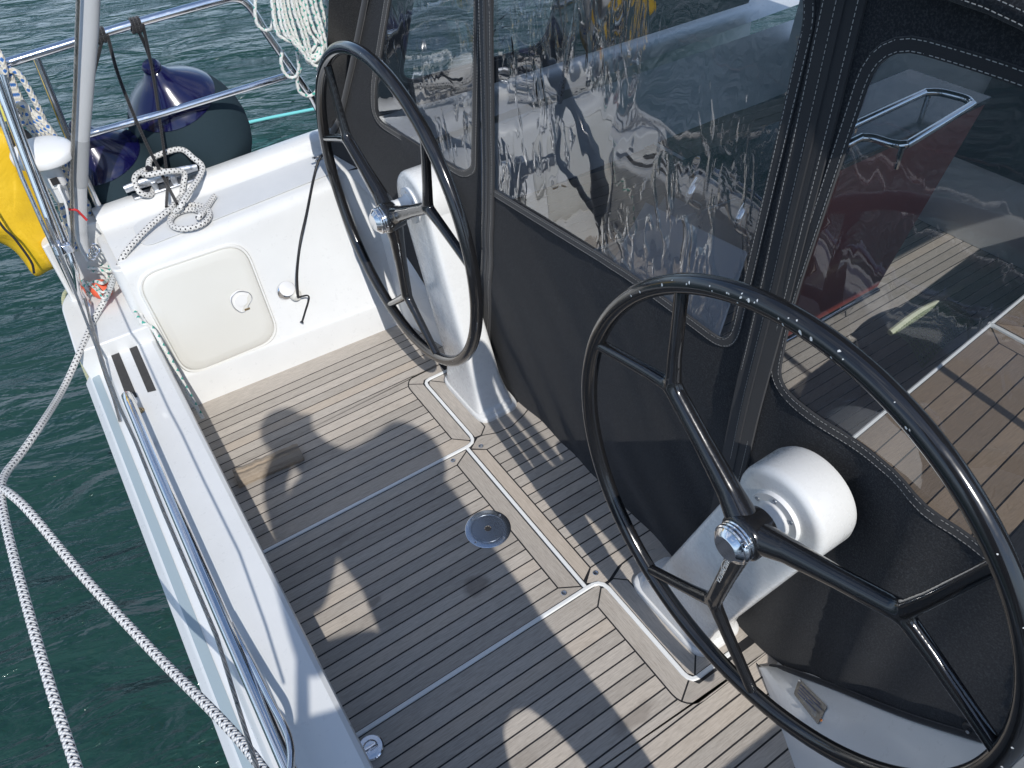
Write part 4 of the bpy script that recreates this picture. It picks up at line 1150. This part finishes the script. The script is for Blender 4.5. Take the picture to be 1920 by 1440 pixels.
# yellow sack
def sack():
    mb = MB(); pxs = [(-160, 190), (-60, 212), (8, 232), (30, 268), (62, 318), (92, 372), (104, 425), (110, 478), (104, 500), (80, 512), (62, 514), (40, 488), (0, 452), (-70, 420), (-170, 380)]
    O = [UY(p, 2.94) for p in pxs]; c = sum(O, V()) / len(O)
    ring = spline(O, 4, True); rows = []
    th = .19
    for i in range(17):
        f = i / 16; ph = math.pi * f; k = .18 + .82 * math.sin(ph) ** .55
        rows.append([])
        for j, p in enumerate(ring):
            q = c + (p - c) * k + V((0, -math.cos(ph) * th * .5, 0))
            q += V((1, .6, .8)) * .014 * noise.noise(q * 9) + V((.4, 1, 0)) * .034 * noise.noise(V((q.x * 15 + q.z * 5, q.y * 3, q.z * 3)))
            rows[-1].append(q)
    vv = mb.grid(rows, closed_u=True); mb.bm.faces.new(vv[0]); mb.bm.faces.new(vv[-1])
    o = mb.build("lifebuoy_sack", M_yellow, None, ang=180, sub=1)
    tag(o, "bright yellow lifebuoy sack hanging at the left edge over the water", "sack")
    mb = MB(); mb.tube(spline([UY((-30, 372), 2.77), UY((5, 425), 2.765), UY((28, 448), 2.765), UY((58, 490), 2.775), UY((64, 512), 2.79)], 6), .004, 6); mb.build("seam_piping", M_dark, o)
    mb = MB(); q = UY((4, 205), 2.80); mb.tube(spline([q + V((-.08, 0, .06)), q + V((-.02, 0, .03)), q, q + V((.01, 0, -.03))], 6), .022, 8, flat=.3); mb.build("strap", mat("strap_lemon", (.72, .66, .12), .6), o)
sack()

# blue flecked halyard hank
def hank(name, strands, r, mt, label, cat):
    mb = MB()
    for s in strands: mb.tube(spline(s, 9), r, 10)
    return tag(mb.build(name, mt), label, cat)
S = []
for k in range(5):
    o = 8 * k
    S.append([UY((4 + o * .3, 125), 2.855), UY((22 + o * .6, 185 + o * .2), 2.845), UY((46 + o, 225), 2.840 - .008 * k), UY((72 + o * 1.05, 262), 2.845 - .01 * k), UY((95 + o * .9, 320), 2.845), UY((112 + o * .7, 380), 2.835), UY((128 + o * .5, 430), 2.825), UY((140, 470), 2.815)])
S.append([UY((-8, 90), 2.855), UY((2, 108), 2.835), UY((10, 140), 2.830), UY((2, 150), 2.845), UY((-10, 140), 2.855)])
S.append([UY((12, 130), 2.845), UY((34, 138), 2.840), UY((54, 168), 2.835), UY((76, 212), 2.835), UY((100, 270), 2.835), UY((128, 340), 2.825)])
S.append([UY((150, 360), 2.915), UY((165, 385), 2.915), UY((168, 415), 2.895), UY((160, 440), 2.855), UY((150, 455), 2.825)])
S.append([UY((20, 200), 2.855), UY((38, 196), 2.825), UY((52, 205), 2.820), UY((44, 228), 2.830), UY((26, 240), 2.855)])
hank("rope_hank", S, .0098, M_ropeb, "blue flecked white rope hank hanging beside the yellow sack", "rope")
# dark bundle behind it: blocks and shackles of the mainsheet
bl = thing("rope_block", UY((30, 270), 2.86), "dark pulley block with shackle half hidden behind the blue flecked rope", "pulley")
mb = MB(); q = UY((40, 262), 2.86); mb.lathe([(-.014, .018), (-.012, .036), (.012, .036), (.014, .018)], q, (.6, -.5, .2), 22); mb.build("block_cheek", M_rubber, bl)
mb = MB(); q = UY((22, 212), 2.80); mb.tube([q + V((.018 * math.cos(a), -.004, .018 * math.sin(a))) for a in [2 * math.pi * j / 16 for j in range(16)]], .005, 8, closed=True); mb.build("shackle", M_chrome, bl)

# green flecked coil hung on the rail
S = []; rng = random.Random(3)
yo = YR - .03
for k in range(11):
    a = k / 10; j1, j2, j3 = rng.uniform(-7, 7), rng.uniform(-6, 6), rng.uniform(-8, 8)
    x0, x1 = 508 + 40 * a + j1, 566 + 34 * a + j2
    bx, by = 574 + 22 * a + j3, 128 - 26 * (1 - a) + rng.uniform(-8, 4)
    yy = yo - .02 - .055 * rng.random()
    S.append([UY((x0, -60), yy), UY((x0 + 6, 10), yy - .01), UY((x0 + 16 + 8 * a, 62 + j2), yy - .02), UY((bx - 22 + 6 * a, by - 20), yy - .025), UY((bx - 6, by - 2), yy - .028), UY((bx + 9, by - 3), yy - .026), UY((bx + 20, by - 22), yy - .02), UY((x1 + 10, 58 + j1), yy - .01), UY((x1 - 4, 5), yy), UY((x1 - 14, -60), yy)])
S.append([UY((482, -40), yo), UY((478, 20), yo), UY((484, 48), yo), UY((500, 57), yo), UY((510, 48), yo - .02), UY((514, 10), yo - .02), UY((512, -40), yo - .02)])
S.append([UY((530, 92), yo), UY((527, 118), yo), UY((536, 140), yo), UY((552, 145), yo - .01), UY((560, 128), yo - .02), UY((556, 95), yo - .03)])
S.append([UY((563, 128), yo - .02), UY((557, 150), yo), UY((562, 172), yo), UY((578, 180), yo), UY((592, 172), yo), UY((595, 152), yo + .02)])
for x in (608, 622, 634): S.append([UY((x, -60), yo), UY((x + 2, 20), yo), UY((x - 4 + (x - 622) * .3, 60), yo), UY((626, 84), yo)])
S.append([UY((604, -60), yo - .03), UY((614, 20), yo - .03), UY((616, 50), yo - .03), UY((606, 76), yo - .03), UY((598, 86), yo - .02)])
hank("rope_coil", S, .0062, M_ropeg, "white rope coil with green flecks hanging on the guard rail's forward end", "rope")

# ------------------------------------------------------------------ fenders outside the rail
def fender(pc, yf, r, tilt, cap_h, rail_px, tail_px, label):
    c = UY(pc, yf); root = thing("fender", c, label, "fender", "big navy fenders hung over the port side")
    ax = V(tilt).normalized(); top = r * 1.02
    mb = MB(); prof = [(-r * 1.15, 0.0)]
    for k in range(1, 14):
        a = -math.pi / 2 + math.pi * k / 16; prof.append((math.sin(a) * r * 1.15, math.cos(a) * r))
    prof.append((r * 1.10, r * .35)); prof.append((r * 1.12, .02))
    mb.lathe(prof, c, ax, 48); mb.build("fender_body", M_fender, root, ang=60)
    mb = MB(); b = [(r * h, r * q) for h, q in ((.76, .70), (.785, .755), (.84, .715), (.94, .61), (1.06, .47), (1.18, .325), (1.29, .215), (1.38, .155))]
    b += [(r * 1.40, r * .13), (r * 1.42, r * .15), (r * 1.47, r * .155), (r * 1.52, r * .12), (r * 1.53, 0)]
    mb.lathe(b, c, ax, 40); cap = mb.build("fender_cap", M_fcap, root, ang=50)
    tip = c + ax * (r * 1.40)
    rp = UY(rail_px, YR)
    mb = MB()
    mb.tube(spline([tip, tip.lerp(rp, .5) + V((.004, -.01, 0)), rp + V((0, -.016, -.01))], 8), .0058, 8)
    for k in range(3):
        q = rp + V((-.011 + .011 * k, 0, 0)); mb.tube([q + V((.003 * math.sin(a), .0205 * math.cos(a), .0205 * math.sin(a))) for a in [2 * math.pi * j / 16 for j in range(16)]], .0058, 8, closed=True)
    tp = [UY(rail_px, YR) + V((.02, -.018, .0))] + [q for q in tail_px]
    mb.tube(spline(tp, 10), .0056, 8)
    mb.tube([tip + V((.012 * math.cos(a), .012 * math.sin(a), -.006 + .004 * math.sin(3 * a))) for a in [2 * math.pi * j / 14 for j in range(14)]], .006, 8, closed=True)
    mb.build("lanyard", M_ropeblack, root)
cl0 = UY((315, 345), 2.87)
fender((360, 247), 3.16, .222, (-.24, -.30, 1), .50, (254, 47), [UY((285, 130), 3.0), UY((300, 230), 2.93), UY((313, 330), 2.88), UZ((312, 388), .685)], "large navy fender with a blue cap, the further forward of the two")
fender((222, 350), 3.12, .205, (-.16, -.26, 1), .60, (187, 66), [UY((225, 150), 2.92), UY((268, 255), 2.90), UY((305, 330), 2.87), UZ((332, 382), .685)], "smaller navy fender with a blue cap behind the grey backstay")

# ------------------------------------------------------------------ cleat and mooring lines
cq = UZ((325, 372), .676)
cleat = thing("mooring_cleat", V((cq.x, 2.885, .676)), "aluminium mooring cleat on the port toe rail wrapped in black flecked rope", "cleat")
c0, c1_ = UY((262, 365), 2.885), UY((365, 330), 2.885)
c0.z = .72; c1_.z = .72; c0.x, c1_.x = cq.x - .135, cq.x + .13
mb = MB(); mb.tube([V((c0.x, 2.885, 0.716)), V((c0.x + .06, 2.885, 0.720)), V((cq.x, 2.885, 0.720)), V((c1_.x - .06, 2.885, 0.720)), V((c1_.x, 2.885, 0.716))], [.014, .018, .02, .018, .013], 12, flat=.6); mb.build("horn", M_alu, cleat)
mb = MB()
for s in (-.035, .035): mb.box((cq.x + s, 2.885, .697), (.022, .03, .045))
mb.box((cq.x, 2.885, .680), (.24, .045, .010)); mb.build("cleat_foot", M_alu, cleat, bevel=.004)
rr_ = .0104
cx0 = cq.x; zc = .772
mb = MB()
wrap = [V((cx0 + .05, 2.85, 0.653)), V((cx0 + .065, 2.89, 0.663)), V((cx0 + .05, 2.925, 0.693)), V((cx0 - .02, 2.935, 0.738)), V((cx0 - .085, 2.885, 0.750)), V((cx0 - .095, 2.842, 0.713)), V((cx0 - .06, 2.855, 0.683)), V((cx0 - .03, 2.93, 0.690)), V((cx0 - .055, 2.925, 0.738)), V((cx0 - .045, 2.862, 0.753)), V((cx0 + .03, 2.85, 0.748)), V((cx0 + .075, 2.86, 0.723)), V((cx0 + .055, 2.845, 0.683))]
lead = [V((cx0 + .04, 2.83, 0.658)), UZ((318, 392), .672), UZ((280, 425), .66), UZ((240, 468), .64), UZ((222, 500), .60), UZ((200, 555), .47), UZ((176, 600), .43), UZ((150, 660), .42)]
A0 = UD((5, 893), 2.45); lead += [UZ((118, 730), .40), UD((78, 795), 2.62), UD((40, 850), 2.52), UD((12, 886), 2.44), UD((2, 915), 2.36), UD((6, 960), 2.28), UD((30, 1060), 2.12), UD((80, 1240), 1.93), UD((140, 1430), 1.80), UD((200, 1600), 1.7)]
mb.tube(spline(wrap, 8) + spline(lead, 10)[1:], rr_, 14)
line = mb.build("mooring_line", M_rope, None)
tag(line, "black flecked white mooring line from the port cleat, bending down the left edge", "mooring line")
# loose coil and tail on the side deck, one rope with the cleat's other end
mb = MB(); cc = UZ((350, 405), .645); pts = []
for k in range(40):
    a = R(170 - 15 * k); rr2 = 1 - .30 * k / 24; pts.append(cc + V((math.cos(a) * .088 * rr2, math.sin(a) * .100 * rr2 - .02, .002 + .010 * (1 if k > 33 else 0))))
tail = [UZ((378, 402), .66), UZ((390, 385), .648), UZ((402, 368), .644)]
over = [V((cx0 + .03, 2.845, 0.678)), V((cx0 + .06, 2.835, 0.708)), V((cx0 + .13, 2.88, 0.748)), V((cx0 + .10, 2.95, 0.768)), V((cx0 + .0, 2.95, 0.763)), V((cx0 - .03, 2.90, 0.760))]
st_ = [V((cx0 - .03, 2.90, 0.760)), V((cx0 + .0, 2.955, 0.766)), V((cx0 + .10, 2.955, 0.770)), V((cx0 + .130, 2.90, 0.748)), V((cx0 + .14, 2.855, 0.713)), UZ((345, 375), .69), UZ((335, 392), .67)]
mb.tube(spline(st_ + pts[3:] + tail, 5), rr_, 14); mb.build("rope_tail", M_rope, line)
mb = MB(); mb.tube(spline([UD((-30, 905), 2.42), UD((0, 915), 2.36), UD((22, 928), 2.30), UD((60, 965), 2.22), UD((160, 1085), 2.05), UD((290, 1225), 1.88), UD((410, 1345), 1.74), UD((480, 1425), 1.66), UD((560, 1540), 1.56)], 9), rr_, 14)
tag(mb.build("mooring_line", M_rope), "second black flecked mooring line crossing the transom edge at the bottom", "mooring line")

# green flecked heaving line with orange float at the corner
fp = UZ((190, 542), .455); fl0 = thing("float_line", fp, "small orange float ball tangled in green flecked rope at the transom corner", "float")
mb = MB(); mb.lathe([(-.034, .004), (-.030, .02), (-.016, .034), (0, .038), (.016, .034), (.030, .02), (.034, .004)], fp, (.5, -.2, .6), 28); mb.build("float_ball", M_orange, fl0)
mb = MB(); rng = random.Random(11)
base = [UZ((165, 515), .46), UZ((200, 512), .48), UZ((215, 505), .48), UZ((178, 500), .48), UZ((155, 520), .45), UZ((160, 545), .44), UZ((178, 530), .49), UZ((196, 530), .50), UZ((205, 520), .47), UZ((185, 508), .50), UZ((150, 512), .46), UZ((158, 535), .47), UZ((172, 560), .44)]
mb.tube(spline([p + V((rng.uniform(-.008, .008), rng.uniform(-.008, .008), rng.uniform(0, .012))) for p in base], 7), .0062, 8)
mb.tube(spline([UZ((163, 528), .47), UZ((182, 545), .50), UZ((195, 560), .49), UZ((205, 548), .48)], 6), .0042, 8)
mb.tube(spline([UZ((180, 535), .50), UZ((192, 548), .50), UZ((204, 540), .49)], 6), .0042, 8)
mb.tube(spline([UZ((208, 515), .48), UZ((222, 530), .45), UZ((236, 552), .436), V((.012, 2.50, .432)), V((.036, 2.475, .405)), V((.043, 2.44, .33)), V((.047, 2.40, .25)), V((.051, 2.34, .17)), V((.056, 2.29, .09))], 8), .0075, 8)
mb.build("tangled_line", M_ropeg, fl0)
mb = MB(); mb.tube(spline([UZ((150, 540), .42), UZ((128, 543), .40), UZ((119, 560), .37), UZ((126, 595), .32), UZ((142, 645), .26), UZ((160, 695), .20), UZ((178, 735), .16), UZ((192, 766), .12)], 8), .0075, 8)
tag(mb.build("hanging_rope_end", M_ropey), "mossy rope end hanging over the outside of the transom corner", "rope")
# floating cyan line on the water
mb = MB(); mb.tube(spline([UZ((450, 233), -.445), UZ((500, 222), -.44), UZ((560, 210), -.445), UZ((640, 194), -.44), UZ((760, 170), -.445)], 8), .012, 8)
tag(mb.build("floating_line", M_cyan), "pale cyan rope floating on the water beyond the big fender", "rope")
# small metal hooks by the tent corner
mb = MB(); q = UZ((600, 292), .68)
for d in (0, .05): mb.tube(spline([q + V((-.03, -.0 - d * .6, .0)), q + V((-.015, .006 - d * .6, -.004)), q + V((.02, .01 - d * .6, .0))], 5), .005, 8)
tag(mb.build("deck_hook", M_steel), "small steel hooks on the side deck at the tent corner", "hook")

# ------------------------------------------------------------------ the photographer whose shadow lies on the sole
def person():
    joints = dict(pel=(.22, -.34, 1.30), wai=(.215, -.33, 1.48), che=(.19, -.32, 1.74), nec=(.04, -.26, 2.00), hea=(-.035, -.20, 2.12), top=(-.045, -.19, 2.22),
                  shl=(-.05, -.30, 1.84), ell=(-.165, -.34, 1.56), wrl=(-.12, -.12, 1.86), hal=(-.02, -.08, 1.95), shr=(.37, -.32, 1.98), elr=(.38, -.26, 1.72), wrr=(.12, -.13, 1.78), har=(.05, -.08, 1.95),
                  hil=(.11, -.34, 1.16), knl=(.09, -.32, .82), anl=(.08, -.36, .46), tol=(.12, -.26, .43), hir=(.37, -.34, 1.16), knr=(.44, -.32, .82), anr=(.47, -.36, .46), tor=(.52, -.26, .43))
    rad = dict(pel=.17, wai=.17, che=.18, nec=.06, hea=.10, top=.085, shl=.12, ell=.05, wrl=.045, hal=.045, shr=.10, elr=.07, wrr=.045, har=.045, hil=.11, knl=.09, anl=.07, tol=.05, hir=.10, knr=.08, anr=.06, tor=.05)
    ed = [('pel', 'wai'), ('wai', 'che'), ('che', 'nec'), ('nec', 'hea'), ('hea', 'top'), ('che', 'shl'), ('shl', 'ell'), ('ell', 'wrl'), ('wrl', 'hal'), ('che', 'shr'), ('shr', 'elr'), ('elr', 'wrr'), ('wrr', 'har'), ('pel', 'hil'), ('hil', 'knl'), ('knl', 'anl'), ('anl', 'tol'), ('pel', 'hir'), ('hir', 'knr'), ('knr', 'anr'), ('anr', 'tor')]
    ks = list(joints); me = bpy.data.meshes.new("person")
    me.from_pydata([joints[k] for k in ks], [(ks.index(a), ks.index(b)) for a, b in ed], [])
    o = bpy.data.objects.new("person", me); COL.objects.link(o)
    me.materials.append(M_jacket)
    sk = o.modifiers.new("skin", 'SKIN'); sk.use_smooth_shade = True
    if not me.skin_vertices: me.attributes.new("x", 'FLOAT', 'POINT')
    for i, k in enumerate(ks):
        sv = me.skin_vertices[0].data[i]; sv.radius = (rad[k], rad[k]); sv.use_root = (k == 'pel')
    s = o.modifiers.new("sub", 'SUBSURF'); s.levels = 2; s.render_levels = 2
    tag(o, "person in dark clothes standing on the side deck holding up a phone", "person")
    return o
try:
    import bpy as _b
    me = bpy.data.meshes.new("probe"); ob = bpy.data.objects.new("probe", me); me.from_pydata([(0, 0, 0), (0, 0, 1)], [(0, 1)], [])
    ob.modifiers.new("s", 'SKIN'); has = len(me.skin_vertices) > 0; bpy.data.objects.remove(ob); bpy.data.meshes.remove(me)
except Exception: has = False
print("SKIN", has)
if has: person()
blocker = thing("shadow_blocker", (-.12, -.32, .75), "unseen dark bag hanging at the photographer's left side", "blocker")  # unseen block added to fill out the left of the photographer's cast shadow
mb = MB(); mb.prism(round_poly([V((-.30, -.40, .72)), V((.06, -.40, .72)), V((.03, -.40, 1.37)), V((-.27, -.40, 1.46))], .06, 4), (0, .13, 0)); mb.build("blocker_body", M_jacket, blocker, bevel=.02)
mb = MB(); mb.tube(spline([V((-.24, -.34, 1.44)), V((-.17, -.36, 1.70)), V((-.06, -.38, 2.0)), V((.02, -.36, 2.02))], 5), .016, 8, flat=.4); mb.build("strap", M_rubber, blocker)  # strap of the added shadow block, also out of view
ph = thing("phone", (0, -.02, 2.0), "phone held up by the photographer behind the view", "phone")
mb = MB(); fwd = -RZ
c = CP - fwd * .028 - RY * .045 + RX * .055; M3 = Matrix((RX, RY, RZ)).transposed()
mb.box(c, (.160, .078, .008), M3); mb.build("phone_body", M_rubber, ph, bevel=.003)
